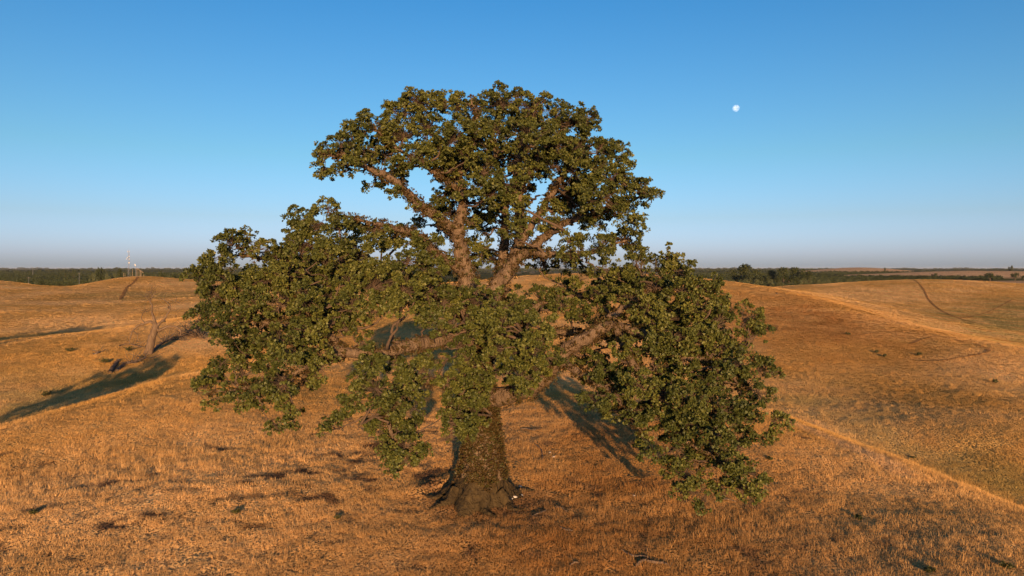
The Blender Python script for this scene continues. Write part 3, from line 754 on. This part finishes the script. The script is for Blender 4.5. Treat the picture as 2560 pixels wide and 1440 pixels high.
# ------------------------------------------------------------------ distant trees: crown of leaf faces on a forked trunk
def tree_protos():
    out = []
    for k, (w, tall, mat, nb, spiky) in enumerate([(0.36, 0.80, M_FARLEAF, 16, 0.5), (0.48, 0.72, M_FARLEAF, 18, 0.1), (0.55, 0.85, M_SAGE, 18, 0.3), (0.62, 0.62, M_FARLEAF, 18, 0.0), (0.42, 0.84, M_FARLEAF, 14, 0.2)]):
        # unit tree: 1 high; crown from 1 - tall to 1
        c0 = 1 - tall / 2
        C, O = [], []
        for b in range(nb):
            while True:
                q = RNG.uniform(-1, 1, 3)
                if q @ q < 1: break
            taper = 1 - spiky * max(0, q[2])
            bc = np.array([q[0] * w * 0.8 * taper, q[1] * w * 0.8 * taper, c0 + q[2] * tall * 0.42])
            n = 22
            d = RNG.normal(size=(n, 3)); d /= np.linalg.norm(d, axis=1)[:, None]
            C.append(bc + d * RNG.uniform(0.06, 0.15, (n, 1))); O.append(d)
        C = np.vstack(C); O = np.vstack(O)
        crown = leaves(C, O, np.full(len(C), 0.045), 5, 0.055, "crown", mat, np.clip(RNG.normal(0.5, 0.2, len(C)), 0, 1))
        t = Tubes()
        t.add(smooth_path(np.array([[0, 0, -0.03, .045], [0.01, 0, .12, .032], [0.0, .01, .3, .024], [.02, 0, .6, .008]]), 4), 7, 0.04)
        for a in RNG.uniform(0, 6.28, 4):
            t.add(smooth_path(np.array([[0, 0, .18, .018], [math.cos(a) * w * .3, math.sin(a) * w * .3, .34, .012], [math.cos(a) * w * .6, math.sin(a) * w * .6, .55, .004]]), 3), 5)
        out.append((t.mesh("trunk", M_TWIG), crown))
    return out
RNG = np.random.default_rng(21)
PROTO = tree_protos()
def far_tree(name, kind, px, Y, top, hw, label, cat="tree", group=None):
    x = (px - 1280) / F * Y
    g = H(x, Y)
    h = CZ - (top - HOR) / F * Y - g
    o = empty(name, (x, Y, g))
    w = hw * Y / F / [0.40, 0.52, 0.6, 0.66, 0.46][kind]
    o.scale = (w, w, h)
    o.rotation_euler = (0, 0, RNG.uniform(0, 6.28))
    tr, cr = PROTO[kind]
    obj("trunk", tr, o); obj("crown", cr, o)
    tag(o, label, cat, group)
    return o
for a in [(1862,600,660,26),(1840,610,672,18),(1885,620,672,18),(1900,600,681,16),(1930,640,676,18),(1958,620,668,20),(1985,640,668,20),(2008,630,671,18),(2022,610,677,16)]:
    a = (a[0], a[1] * 1.2, a[2], a[3])
    far_tree("grove_tree", 0 if a[0] == 1862 else random.choice((0, 4)), *a, "tallest dark tree of the grove, rising to a pointed top" if a[0] == 1862 else "tall dark tree in the grove beyond the right-hand hill", "tree", "tall trees of the grove")
for a in [(1945,560,688,20),(1975,555,686,20),(2000,560,690,18),(1870,560,682,22),(1912,570,689,18)]:
    a = (a[0], a[1] * 1.25, a[2], a[3])
    far_tree("grove_tree", 1, *a, "broad green tree standing before the tall grove trees", "tree", "broad trees in front of the grove")
for a in [(1805,470,704,14),(1832,450,700,18),(1862,440,698,20),(1893,440,697,20),(1925,445,697,16),(1950,450,704,14),(1975,455,705,14),(2005,450,697,14),(2025,460,700,12),(2048,470,699,13),(2070,480,697,12),(2095,480,698,12),(2120,490,697,12),(2145,500,697,11),(2170,500,696,12)]:
    a = (a[0], a[1] * 1.42, a[2], a[3])
    far_tree("willow_bush", 2, *a, "pale sage green willow bush along the foot of the grove", "bush", "willow bushes below the grove")
for a in [(2190,540,692,14),(2215,550,689,13),(2240,560,687,13),(2262,560,688,12),(2285,560,690,11),(2310,560,688,12)]:
    a = (a[0], a[1] * 1.85, a[2], a[3] * 1.2)
    far_tree("hedge_tree", 3, *a, "low green tree in the hedgerow below the stubble field", "tree", "hedgerow trees below the stubble field")
far_tree("round_tree", 1, 2336, 1000, 683, 11, "dark round tree at the end of the hedgerow below the stubble field")
for a in [(2372,520,693,9),(2402,520,695,10),(2432,520,694,12),(2452,500,695,9)]:
    a = (a[0], a[1] * 2.0, a[2], a[3] * 1.1)
    far_tree("field_bush", 3, *a, "small dark bush along the pale fence line", "bush", "bushes along the fence line")
far_tree("field_oak", 3, 2476, 980, 681, 17, "brownish spreading tree with a rounded crown before the stubble field")
far_tree("field_oak", 3, 2538, 960, 681, 14, "uneven spreading tree beside a smaller dark bush at the field's right end")
far_tree("field_bush", 3, 2558, 940, 688, 10, "small dark bush under the uneven spreading field tree", "bush")
far_tree("skyline_tree", 1, 2527, 1900, 664, 7, "lone dark tree on the skyline above the stubble field")
far_tree("skyline_tree", 1, 2212, 2050, 668.5, 3, "tiny lone tree on the far hill's shoulder")
far_tree("valley_oak", 1, 250, 640, 669, 14, "big dark tree between the mast hill and the orchard")
far_tree("valley_oak", 0, 300, 660, 671, 9, "narrow dark tree left of the radio mast")
for a in [(232,610,681,11),(268,600,683,12),(286,610,681,10)]:
    far_tree("valley_bush", 2, *a, "brownish bushy tree at the foot of the big dark valley tree", "tree", "bushy trees by the big valley tree")
for a in [(185,1100,674,6),(165,1150,675,5)]:
    far_tree("orchard_edge_tree", 1, *a, "small round tree at the far edge of the orchard", "tree", "trees at the far orchard edge")
for a in [(380,520,684,12),(405,500,677,14),(430,480,681,18),(455,470,679,16),(475,470,684,14)]:
    far_tree("thicket_tree", 3, *a, "dense olive tree in the thicket right of the radio mast", "tree", "thicket right of the mast")
for a in [(150,440,703,20),(125,450,702,16),(178,440,702,18),(100,480,699,14),(212,470,699,14),(50,480,694,12)]:
    far_tree("thicket_tree", 3, *a, "dense dark tree in the dip between the left hills", "tree", "thicket in the dip of the left hills")

# trees standing outside the frame on the left; their shadows cross the left slopes
for (x, y, h, w, k, lb) in [(-34.6, 16, 12.6, 7.5, 3, "round oak in the left gully whose shadow crosses the dead tree's slope"), (-72, 22, 19.5, 12, 3, "wide oak on the low ground far left of the spur")]:
    o = empty("gully_oak", (x, y, H(x, y)))
    o.scale = (w / 0.55, w / 0.55, h)
    obj("trunk", PROTO[k][0], o); obj("crown", PROTO[k][1], o)
    tag(o, lb, "tree", "oaks in the left gully")

# orchard and skyline woods: far-off masses of trees
def orchard():
    prot = []
    for k in range(3):
        n = 60
        d = RNG.normal(size=(n, 3)); d /= np.linalg.norm(d, axis=1)[:, None]; d[:, 2] = np.abs(d[:, 2]) * 0.9 + 0.1
        C = d * RNG.uniform(0.25, 0.5, (n, 1)) + np.array([0, 0, 0.3])
        prot.append(bpy.data.objects.new("orchard_crown", leaves(C, d, np.full(n, 0.10), 4, 0.15, "orchard_crown", M_FARLEAF, np.clip(RNG.normal(0.45, 0.2, n), 0, 1))))
    PT, SC_ = [], []
    def fill(y0, y1, a0, a1, step, size, keep=1.0):
        for yy in np.arange(y0, y1, step):
            x = np.arange(a0 * yy, a1 * yy, step * 0.8)
            x = x[RNG.uniform(size=len(x)) < keep]
            y = yy + RNG.normal(size=len(x)) * step * 0.07
            c, _ = landcover(x, y)
            k = c[:, 0] < 0.2
            PT.append(np.c_[x[k], y[k], height(x[k], y[k]) - 0.3])
            SC_.append(size * RNG.uniform(0.8, 1.2, (k.sum(), 3)))
    fill(520, 1000, -0.78, -0.40, 8, 6.5)
    fill(1000, 2400, -0.78, -0.35, 17, 11)
    fill(2400, 5000, -0.8, 0.8, 60, 34, 0.6)
    fill(5000, 14000, -0.8, 0.8, 170, 75, 0.55)
    fill(640, 1000, 0.28, 0.62, 9, 7)
    fill(1000, 2300, 0.26, 0.70, 18, 10.5)
    PT_ = np.vstack(PT); S_ = np.vstack(SC_)
    S_[:, 2] = np.minimum(S_[:, 2] * 0.8, 4.5 + 0.0022 * PT_[:, 1])
    far = PT_[:, 1] > 2300
    S_[far, 2] *= np.clip(0.9 + 1.3 * fbm(PT_[far, 0] / 300, PT_[far, 1] / 900, 3), 0.25, 2.2) * RNG.uniform(0.6, 1.3, far.sum())
    n = len(PT_)
    o = instancer("orchard", PT_, np.c_[np.zeros((n, 2)), RNG.uniform(0, 6.28, n)], S_, RNG.integers(0, 3, n), prot)
    tag(o, "green orchards and woods spread over the far plain", "orchard", kind="stuff")
    print("orchard", n)
orchard()

# ------------------------------------------------------------------ radio mast on the left hill
def box_bm(V, Q, c, s, rx=0.0):
    b = len(V)
    for dx in (-1, 1):
        for dy in (-1, 1):
            for dz in (-1, 1):
                x, y, z = dx * s[0] / 2, dy * s[1] / 2, dz * s[2] / 2
                x, z = x * math.cos(rx) + z * math.sin(rx), -x * math.sin(rx) + z * math.cos(rx)
                V.append((c[0] + x, c[1] + y, c[2] + z))
    for f in ((0,1,3,2),(4,6,7,5),(0,4,5,1),(2,3,7,6),(0,2,6,4),(1,5,7,3)):
        Q.append(tuple(b + i for i in f))
def box_obj(name, c, s, mat, parent, rx=0.0):
    V, Q = [], []
    box_bm(V, Q, c, s, rx)
    return obj(name, mesh_np(name, V, Q, mat), parent)
def tube_obj(name, pts, mat, parent, sides=8, rough=0.0):
    t = Tubes(); t.add(np.asarray(pts, float), sides, rough)
    return obj(name, t.mesh(name, mat), parent)
def mast():
    YM = 322.0
    bx = (322 - 1280) / F * YM; g = H(bx, YM)
    u = YM / F
    root = empty("radio_mast", (bx, YM, g))
    tag(root, "slim lattice radio mast with white dishes on the left hilltop", "mast")
    top = CZ - (623 - HOR) * u - g
    ang = [0.4, 2.5, 4.6]
    foot = [np.array([0.55 * math.cos(a), 0.55 * math.sin(a)]) for a in ang]
    for f in foot:
        tube_obj("mast_leg", [[f[0], f[1], -0.3, .045], [f[0] * .55, f[1] * .55, top * .86, .03]], M_STEEL, root, 6)
    n = 12
    for i in range(n):
        z0, z1 = top * .86 * i / n, top * .86 * (i + 1) / n
        k0, k1 = 1 - .45 * i / n, 1 - .45 * (i + 1) / n
        for j in range(3):
            a, b = foot[j] * k0, foot[(j + 1) % 3] * k1
            tube_obj("lattice_brace", [[*a, z0, .016], [*b, z1, .016]], M_STEEL, root, 5)
    tube_obj("whip_antenna", [[0, 0, top * .80, .05], [0, 0, top + 0.6, .025]], M_STEEL, root, 6)
    for px, py, r in ((324.8,641,.24),(320.6,644,.23),(318.6,647.5,.22),(324.8,648,.22),(324.8,657,.34)):
        x = (px - 322) * u; z = CZ - (py - HOR) * u - g
        V, Q = [], []
        prof = [(0.02, .12), (.5, .09), (.85, .03), (1.0, 0), (1.0, .04), (0.5, .16), (0.02, .2)]
        t = Tubes()
        t.add(np.array([[x, -0.75 + d, z, rr * r] for rr, d in prof]), 16, cap=False)
        d = obj("dish", t.mesh("dish", M_WHITE), root)
        tube_obj("dish_bracket", [[x, -0.60, z, .05], [x * .4, 0.1, z, .05]], M_STEEL, d, 6)
    for px in (320.3, 324.0):
        x = (px - 322) * u; z = CZ - (629 - HOR) * u - g
        p = box_obj("panel_antenna", (x, -0.35, z), (0.15, 0.12, 0.8), M_WHITE, root)
        tube_obj("panel_bracket", [[x, -0.28, z, .04], [0, 0, z, .04]], M_STEEL, p, 6)
    # solar panel pole
    sx = (339.6 - 1280) / F * 318; g2 = H(sx, 318)
    r2 = empty("solar_panel_pole", (sx, 318, g2))
    tag(r2, "thin pole with a tilted white panel right of the radio mast", "pole")
    hz = CZ - (663 - HOR) * 318 / F - g2
    tube_obj("pole", [[0, 0, -.3, .07], [0, 0, hz, .06]], M_STEEL, r2)
    box_obj("panel", (-.3, -.05, hz + .1), (1.0, .1, .5), M_WHITE, r2, 0.95)
    # timber frame
    fx = (346 - 1280) / F * 317; g3 = H(fx, 317)
    r3 = empty("timber_frame", (fx, 317, g3))
    tag(r3, "sloping timber beam on posts beside the panel pole", "frame")
    z0 = CZ - (670 - HOR) * 317 / F - g3; z1 = CZ - (682 - HOR) * 317 / F - g3
    tube_obj("beam", [[-1.0, 0, z0, .07], [2.0, 0, z1, .07]], M_WOOD, r3, 6)
    tube_obj("beam", [[-1.0, .9, z0, .07], [2.0, .9, z1, .07]], M_WOOD, r3, 6)
    for x, y in ((-.9, 0), (.3, 0), (1.0, 0), (-.9, .9), (.3, .9), (1.0, .9)):
        z = z0 + (z1 - z0) * (x + 1) / 3
        tube_obj("post", [[x, y, -.4, .06], [x, y, z + .03, .055]], M_WOOD, r3, 6)
    for px, py in ((308.7, 682), (312.5, 683), (331, 672), (352, 685), (359, 686)):
        x = (px - 1280) / F * 319; g4 = H(x, 319)
        o = tube_obj("fence_post", [[0, 0, -.4, .07], [0.02, 0, 0.6, .07], [0, 0.02, max(1.2, CZ - (py - HOR) * 319 / F - g4), .06]], M_WOOD, None, 6, .04)
        o.location = (x, 319, g4)
        tag(o, "short weathered fence post around the radio mast", "post", "fence posts by the mast")
    for px, Y, top_, lb in ((71.5, 420, 692, "pale thin pole behind the leftmost hill"), (198, 620, 682, "pale thin pole standing in the orchard"), (82, 1500, 667, "far steel pole beyond the orchard")):
        x = (px - 1280) / F * Y; g5 = H(x, Y); h = CZ - (top_ - HOR) * Y / F - g5
        r5 = empty("utility_pole", (x, Y, g5))
        tube_obj("pole", [[0, 0, -.5, .00018 * Y], [0, 0, h, .00013 * Y]], M_STEEL, r5, 6)
        tube_obj("crossarm", [[-1.2, 0, h - .6, .05], [1.2, 0, h - .6, .05]], M_WOOD, r5, 6)
        tag(r5, lb, "pole")
mast()

# ------------------------------------------------------------------ dead tree and fallen wood on the left slope
def limb_px(t, pts, Y, off, sides=7, jit=0.05, sub=4):
    p = np.array([[*P(a, b, Y + (q[0] if q else 0)), r] for a, b, r, *q in pts])
    p[1:, :3] += RNG.normal(size=(len(p) - 1, 3)) * jit
    s_ = smooth_path(p, sub); s_[:, :3] -= off
    s_[1:, :3] += RNG.normal(size=(len(s_) - 1, 3)) * jit * 0.5
    t.add(s_, sides, 0.06)
    return s_
def twiglets(t, s_, n, L, r=0.025):
    for _ in range(n):
        i = RNG.integers(len(s_) // 2, len(s_)); d = RNG.normal(size=3); d[2] = abs(d[2]) * .6; d /= np.linalg.norm(d)
        a = s_[i, :3]; m = a + d * L * .5 + RNG.normal(size=3) * L * .15; e = m + (d + RNG.normal(size=3) * .5) * L * .5
        t.add(smooth_path(np.array([[*a, r], [*m, r * .7], [*e, r * .3]]), 3), 4, 0, cap=False)
def dead_tree():
    b = ground_hit(371, 884); Y = b[1]
    root = empty("dead_tree", b)
    tag(root, "leaning leafless dead tree with broken limbs on the left slope", "tree")
    t = Tubes()
    limb_px(t, [(370,889,.62),(374,868,.50),(381,842,.44),(389,818,.40),(387,806,.26)], Y, b, 14, .02)
    obj("trunk", t.mesh("trunk", M_DEAD), root)
    for pts in ([(388,815,.26),(385,796,.17),(379,778,.13),(381,763,.11),(375,755,.10),(379,743,.07),(388,730,.03)],
                [(377,755,.06),(370,748,.05),(364,741,.03)], [(380,745,.05),(377,735,.04),(372,729,.02)],
                [(390,816,.24),(401,807,.18),(411,801,.15),(417,786,.10),(426,769,.09),(415,754,.06),(402,745,.03)],
                [(416,755,.05),(428,752,.04),(441,754,.03),(446,760,.02)],
                [(388,812,.22),(376,805,.18),(360,808,.15),(343,815,.12),(332,828,.09),(325,843,.08),(322,862,.05)],
                [(362,807,.08),(354,795,.06),(358,782,.05),(365,778,.03)],
                [(332,828,.06),(343,838,.05),(343,856,.03)],
                [(391,826,.22),(404,824,.18),(418,818,.15),(440,817,.12),(452,827,.12),(450,840,.10)]):
        t = Tubes(); s_ = limb_px(t, [(*q, 0) for q in pts], Y, b); twiglets(t, s_, 9, 1.5)
        obj("branch", t.mesh("branch", M_DEAD), root)
    for spur in ((904,485),(985,290)):
        px, py = 260 + spur[0] / 6, 720 + spur[1] / 6
        t = Tubes(); limb_px(t, [(px - 1.5, py + 1, .12, 0), (px, py, .22, 0), (px + 1.5, py - 2, .10, 0)], Y, b, 8)
        obj("burl", t.mesh("burl", M_DARKDEAD), root)
dead_tree()
def fallen(name, pts, label, mat, cat="branch", r=None, tw=4, L=0.8, lift=0.4, sides=8):
    """pts: (px, py, radius) on the ground"""
    b = ground_hit(pts[0][0], pts[0][1])
    p = []
    for a, c, rr in pts:
        h = ground_hit(a, c)
        p.append([*(h - b), rr]); p[-1][2] += rr * lift
    s_ = smooth_path(np.array(p), 5)
    s_[1:, :3] += RNG.normal(size=(len(s_) - 1, 3)) * s_[1:, 3:4] * 0.18
    t = Tubes(); t.add(s_, sides, 0.08)
    root = empty(name, b)
    obj("stem", t.mesh("stem", mat), root)
    if tw:
        t = Tubes(); twiglets(t, s_, tw, L, max(0.012, pts[0][2] * .3)); o = obj("twigs", t.mesh("twigs", mat), root); o["kind"] = "stuff"
    tag(root, label, cat)
    return root
fallen("fallen_log", [(275,934,.24),(283,922,.26),(290,912,.24),(296,904,.2)], "pale fallen log at the edge of the gully shade", M_DEAD, "log", tw=3, L=1.0)
fallen("fallen_branch", [(292,928,.2),(310,915,.18),(335,906,.16),(362,899,.1)], "dark fallen branch running uphill behind the pale log", M_DARKDEAD, tw=24, L=1.6)
fallen("fallen_branch", [(232,888,.18),(245,884,.16),(258,880,.08)], "short broken branch left of the dead tree", M_DARKDEAD, tw=6, L=.9)
fallen("fallen_branch", [(298,866,.12),(318,862,.12),(345,866,.10),(362,870,.06)], "thin fallen branch at the dead tree's left foot", M_DEAD, tw=14, L=1.2)
fallen("fallen_branch", [(382,880,.2),(395,868,.18),(412,856,.15),(428,846,.08)], "dark broken branch at the dead tree's right foot", M_DARKDEAD, tw=22, L=1.5)
fallen("fallen_treetop", [(440,845,.22),(458,842,.2),(478,840,.16),(505,846,.08)], "tangled fallen tree crown of bleached branches beside the big oak", M_DEAD, tw=60, L=2.6)
fallen("fallen_treetop", [(468,832,.2),(480,826,.18),(492,820,.12),(500,815,.07)], "dark tangle of dead branches behind the bleached fallen crown", M_DARKDEAD, tw=40, L=2.2)

fallen("fallen_branch", [(400,862,.12),(420,852,.12),(440,850,.1),(462,852,.06)], "bleached branch lying between the dead tree and the fallen treetop", M_DEAD, tw=26, L=1.5)
# twisted branches lying in the near grass
fallen("twisted_branch", [(1588,1420,.03),(1598,1411,.05),(1611,1405,.055),(1622,1408,.05),(1641,1412,.05),(1660,1412,.04),(1677,1420,.025)], "long pale twisted branch lying in the lower grass", M_DEAD, tw=2, L=.35, lift=1.0)
fallen("twisted_branch", [(1554,1377,.025),(1571,1387,.035),(1590,1395,.035),(1608,1393,.04),(1626,1398,.025)], "thin dark branch lying just above the long pale twisted branch", M_DARKDEAD, tw=2, L=.3, lift=1.0)
fallen("stick", [(1302,1075,.04),(1316,1074,.05),(1332,1078,.05),(1342,1077,.05),(1356,1073,.03)], "dark crooked stick right of the trunk above the others", M_DARKDEAD, tw=3, L=.4, lift=1.5)
fallen("stick", [(1338,1113,.03),(1348,1122,.04),(1355,1133,.04),(1356,1154,.03)], "forked stick pointing downhill right of the trunk", M_DARKDEAD, tw=3, L=.5, lift=1.5)
fallen("stick", [(1332,1293,.03),(1345,1287,.035),(1366,1280,.02)], "short stick below and right of the trunk's foot", M_DARKDEAD, tw=2, L=.3, lift=1.5)
fallen("stick", [(1388,1269,.025),(1402,1273,.03),(1418,1281,.02)], "thin stick sloping right below the trunk", M_DARKDEAD, tw=2, L=.3, lift=1.5)
fallen("stick", [(1400,1321,.03),(1414,1328,.035),(1432,1330,.02)], "thin forked stick in the grass left of the twisted branches", M_DARKDEAD, tw=2, L=.3, lift=1.5)
fallen("stick", [(1425,1418,.03),(1436,1412,.035),(1448,1409,.02)], "pale stick near the lower edge of the grass", M_DEAD, tw=2, L=.25, lift=1.5)
fallen("stick", [(1800,1254,.03),(1815,1252,.035),(1840,1256,.02)], "thin stick under the drooping right bough", M_DARKDEAD, tw=2, L=.3, lift=1.5)

# ------------------------------------------------------------------ weeds, shrubs, stones, bird, moon
def weed(px, py, hgt, wid, label, cat="weed", group=None, n=40, leaf=0.09, mat=None):
    g = ground_hit(px, py)
    root = empty("shrub" if cat == "shrub" else "weed", g)
    t = Tubes(); C, O = [], []
    for k in range(9):
        a = RNG.uniform(0, 6.28); e = np.array([math.cos(a) * wid * RNG.uniform(.2, 1), math.sin(a) * wid * RNG.uniform(.2, 1), hgt * RNG.uniform(.5, 1)])
        t.add(smooth_path(np.array([[0, 0, -.05, .02], [e[0] * .4, e[1] * .4, e[2] * .6, .014], [*e, .006]]), 3), 4, cap=False)
        for _ in range(n // 9 + 1):
            f = RNG.uniform(.35, 1.05); C.append(e * np.array([f, f, f ** .7]) + RNG.normal(size=3) * wid * .12); O.append(np.array([e[0], e[1], hgt]) / np.linalg.norm([e[0], e[1], hgt]))
    obj("stem", t.mesh("stem", M_TWIG), root)
    obj("foliage", leaves(np.array(C), np.array(O), np.full(len(C), wid * .18), 9, leaf, "foliage", mat or M_WEED, RNG.uniform(.2, .9, len(C))), root)
    tag(root, label, cat, group)
weed(590, 1284, .14, .16, "small green weed in the grass left of the trunk, the darker of two")
weed(843, 1299, .10, .12, "small green weed in the grass nearest the trunk's left side")
weed(86, 1284, .10, .24, "low green weed beside bare dark patches at the left")
for px, py in ((176, 880), (262, 911), (116, 992)):
    weed(px, py, .55, .6, "dark green shrub on the slope below the dead tree", "shrub", "shrubs on the dead tree's slope", 45, .13)
weed(322, 880, .6, .5, "dark shrub at the dead tree's left foot", "shrub", None, 50, .16)
for px, py in ((2212, 893), (2192, 883), (2298, 890), (2489, 958), (2120, 838)):
    weed(px, py, .35, .35, "dark tuft of weeds on the right-hand flank", "weed", "dark tufts on the right flank", 40, .14)
for px, py in ((2283, 1146), (1925, 1150), (2145, 1297), (2520, 1420), (2325, 1430)):
    weed(px, py, .09, .18, "small dark weed in the right-hand grass", "weed", "dark weeds in the right-hand grass", 36, .09)

def stone(px, py, r, label, group):
    g = ground_hit(px, py)
    n1, n2 = 6, 8
    V = [(0, 0, -r * .5)]
    for i in range(1, n1):
        th = math.pi * i / n1
        for j in range(n2):
            ph = 2 * math.pi * j / n2; k = r * RNG.uniform(.8, 1.15)
            V.append((k * math.sin(th) * math.cos(ph) * 1.2, k * math.sin(th) * math.sin(ph), -k * .62 * math.cos(th)))
    V.append((0, 0, r * .6))
    T = []
    for j in range(n2): T.append((0, 1 + (j + 1) % n2, 1 + j))
    for i in range(n1 - 2):
        for j in range(n2):
            a, b_ = 1 + i * n2 + j, 1 + i * n2 + (j + 1) % n2
            T += [(a, b_, b_ + n2), (a, b_ + n2, a + n2)]
    e = len(V) - 1
    for j in range(n2): T.append((e, 1 + (n1 - 2) * n2 + j, 1 + (n1 - 2) * n2 + (j + 1) % n2))
    o = obj("stone", mesh_np("stone", V, T, M_STONE, False))
    o.location = g + np.array([0, 0, r * .25])
    tag(o, label, "stone", group)
for px, py, r in ((1296,1228,.09),(1291,1238,.08),(1301,1218,.07),(1286,1245,.10),(1304,1240,.06),(1278,1250,.07)):
    stone(px, py, r, "small pale stone at the right edge of the trunk's foot", "stones by the trunk")
for px, py, r in ((1384,1144,.08),(1375,1133,.06),(1585,1241,.06),(1337,1022,.07)):
    stone(px, py, r, "small pale stone lying in the grass under the right bough", "stones under the right bough")

def bird():
    p = P(1942, 734, 150)
    root = empty("bird", p)
    tag(root, "dark bird gliding low over the right-hand ridge", "bird")
    t = Tubes()
    t.add(smooth_path(np.array([[-.26, .02, -.05, .012], [-.17, .01, -.035, .04], [-.02, 0, 0, .075], [.12, 0, .035, .06], [.19, 0, .06, .045], [.25, 0, .06, .02], [.29, 0, .055, .004]]), 4), 10)
    m = simple_mat("dark_plumage", (0.035, 0.026, 0.02), 0.7, 30, 0.3, 0)
    b = obj("body", t.mesh("body", m), root)
    V = [(-.26, .05, -.05), (-.26, -.05, -.05), (-.42, .09, -.09), (-.42, -.09, -.09), (-.26, .05, -.042), (-.26, -.05, -.042), (-.42, .09, -.084), (-.42, -.09, -.084)]
    obj("tail", mesh_np("tail", V, [(0,1,3,2),(4,6,7,5),(0,4,5,1),(2,3,7,6),(0,2,6,4),(1,5,7,3)], m), root)
    for s in (-1, 1):
        st = [(.13, 0.04, .03, -.13, .01), (.16, .25, .12, -.10, .012), (.10, .45, .20, -.12, .008), (.0, .62, .26, -.10, .004)]
        V = []
        for x, y, z, x2, th in st: V += [(x, s * y, z + th), (x2, s * y, z), (x, s * y, z - th), (x2, s * y, z - th * .4)]
        Q = []
        for i in range(3):
            a = 4 * i
            Q += [(a, a + 1, a + 5, a + 4), (a + 2, a + 6, a + 7, a + 3), (a, a + 4, a + 6, a + 2), (a + 1, a + 3, a + 7, a + 5)]
        obj("wing", mesh_np("wing", V, Q, m), root)
bird()

def moon():
    D = 60000.0
    p = P(1840, 270.5, D)
    r = 8.6 / F * D
    nu, nv = 48, 24
    V = []
    for i in range(nv + 1):
        th = math.pi * i / nv
        for j in range(nu):
            ph = 2 * math.pi * j / nu
            V.append((r * math.sin(th) * math.cos(ph), r * math.sin(th) * math.sin(ph), r * math.cos(th)))
    Q = [(i * nu + j, (i + 1) * nu + j, (i + 1) * nu + (j + 1) % nu, i * nu + (j + 1) % nu) for i in range(nv) for j in range(nu)]
    m, n, b = new_mat("moon_dust")
    tc = N(n, "ShaderNodeTexCoord")
    nz = noise_node(n, 1.6 / r, 4, 0.55, tc.outputs["Object"])
    rr = ramp(n, nz.outputs[0], [(0.42, (0.06, 0.072, 0.09)), (0.56, (0.14, 0.165, 0.20))])
    df = N(n, "ShaderNodeBsdfDiffuse"); n.links.new(rr.outputs[0], df.inputs[0])
    tr = N(n, "ShaderNodeBsdfTransparent")       # daylight sky lies in front of the moon: its light adds to the moon's
    ad = N(n, "ShaderNodeAddShader"); n.links.new(df.outputs[0], ad.inputs[0]); n.links.new(tr.outputs[0], ad.inputs[1])
    n.links.new(ad.outputs[0], n.nodes["Material Output"].inputs[0])
    o = obj("moon", mesh_np("moon", V, Q, m, True), None, p)
    tag(o, "pale nearly full moon hanging in the blue sky", "moon")
moon()

# ------------------------------------------------------------------ the air
def haze():
    V, Q = [], []
    box_bm(V, Q, (0, 0, 12), (52000, 52000, 62))
    m = bpy.data.materials.new("haze_air"); m.use_nodes = True
    n = m.node_tree; n.nodes.remove(n.nodes["Principled BSDF"])
    pv = N(n, "ShaderNodeVolumePrincipled")
    pv.inputs["Color"].default_value = (0.80, 0.86, 0.95, 1); pv.inputs["Density"].default_value = HAZE
    n.links.new(pv.outputs[0], n.nodes["Material Output"].inputs["Volume"])
    me = mesh_np("haze", V, Q, m)
    o = obj("haze", me)
    tag(o, "thin pale haze lying over the far plain", "haze", kind="stuff")
HAZE = 0.000013
haze()
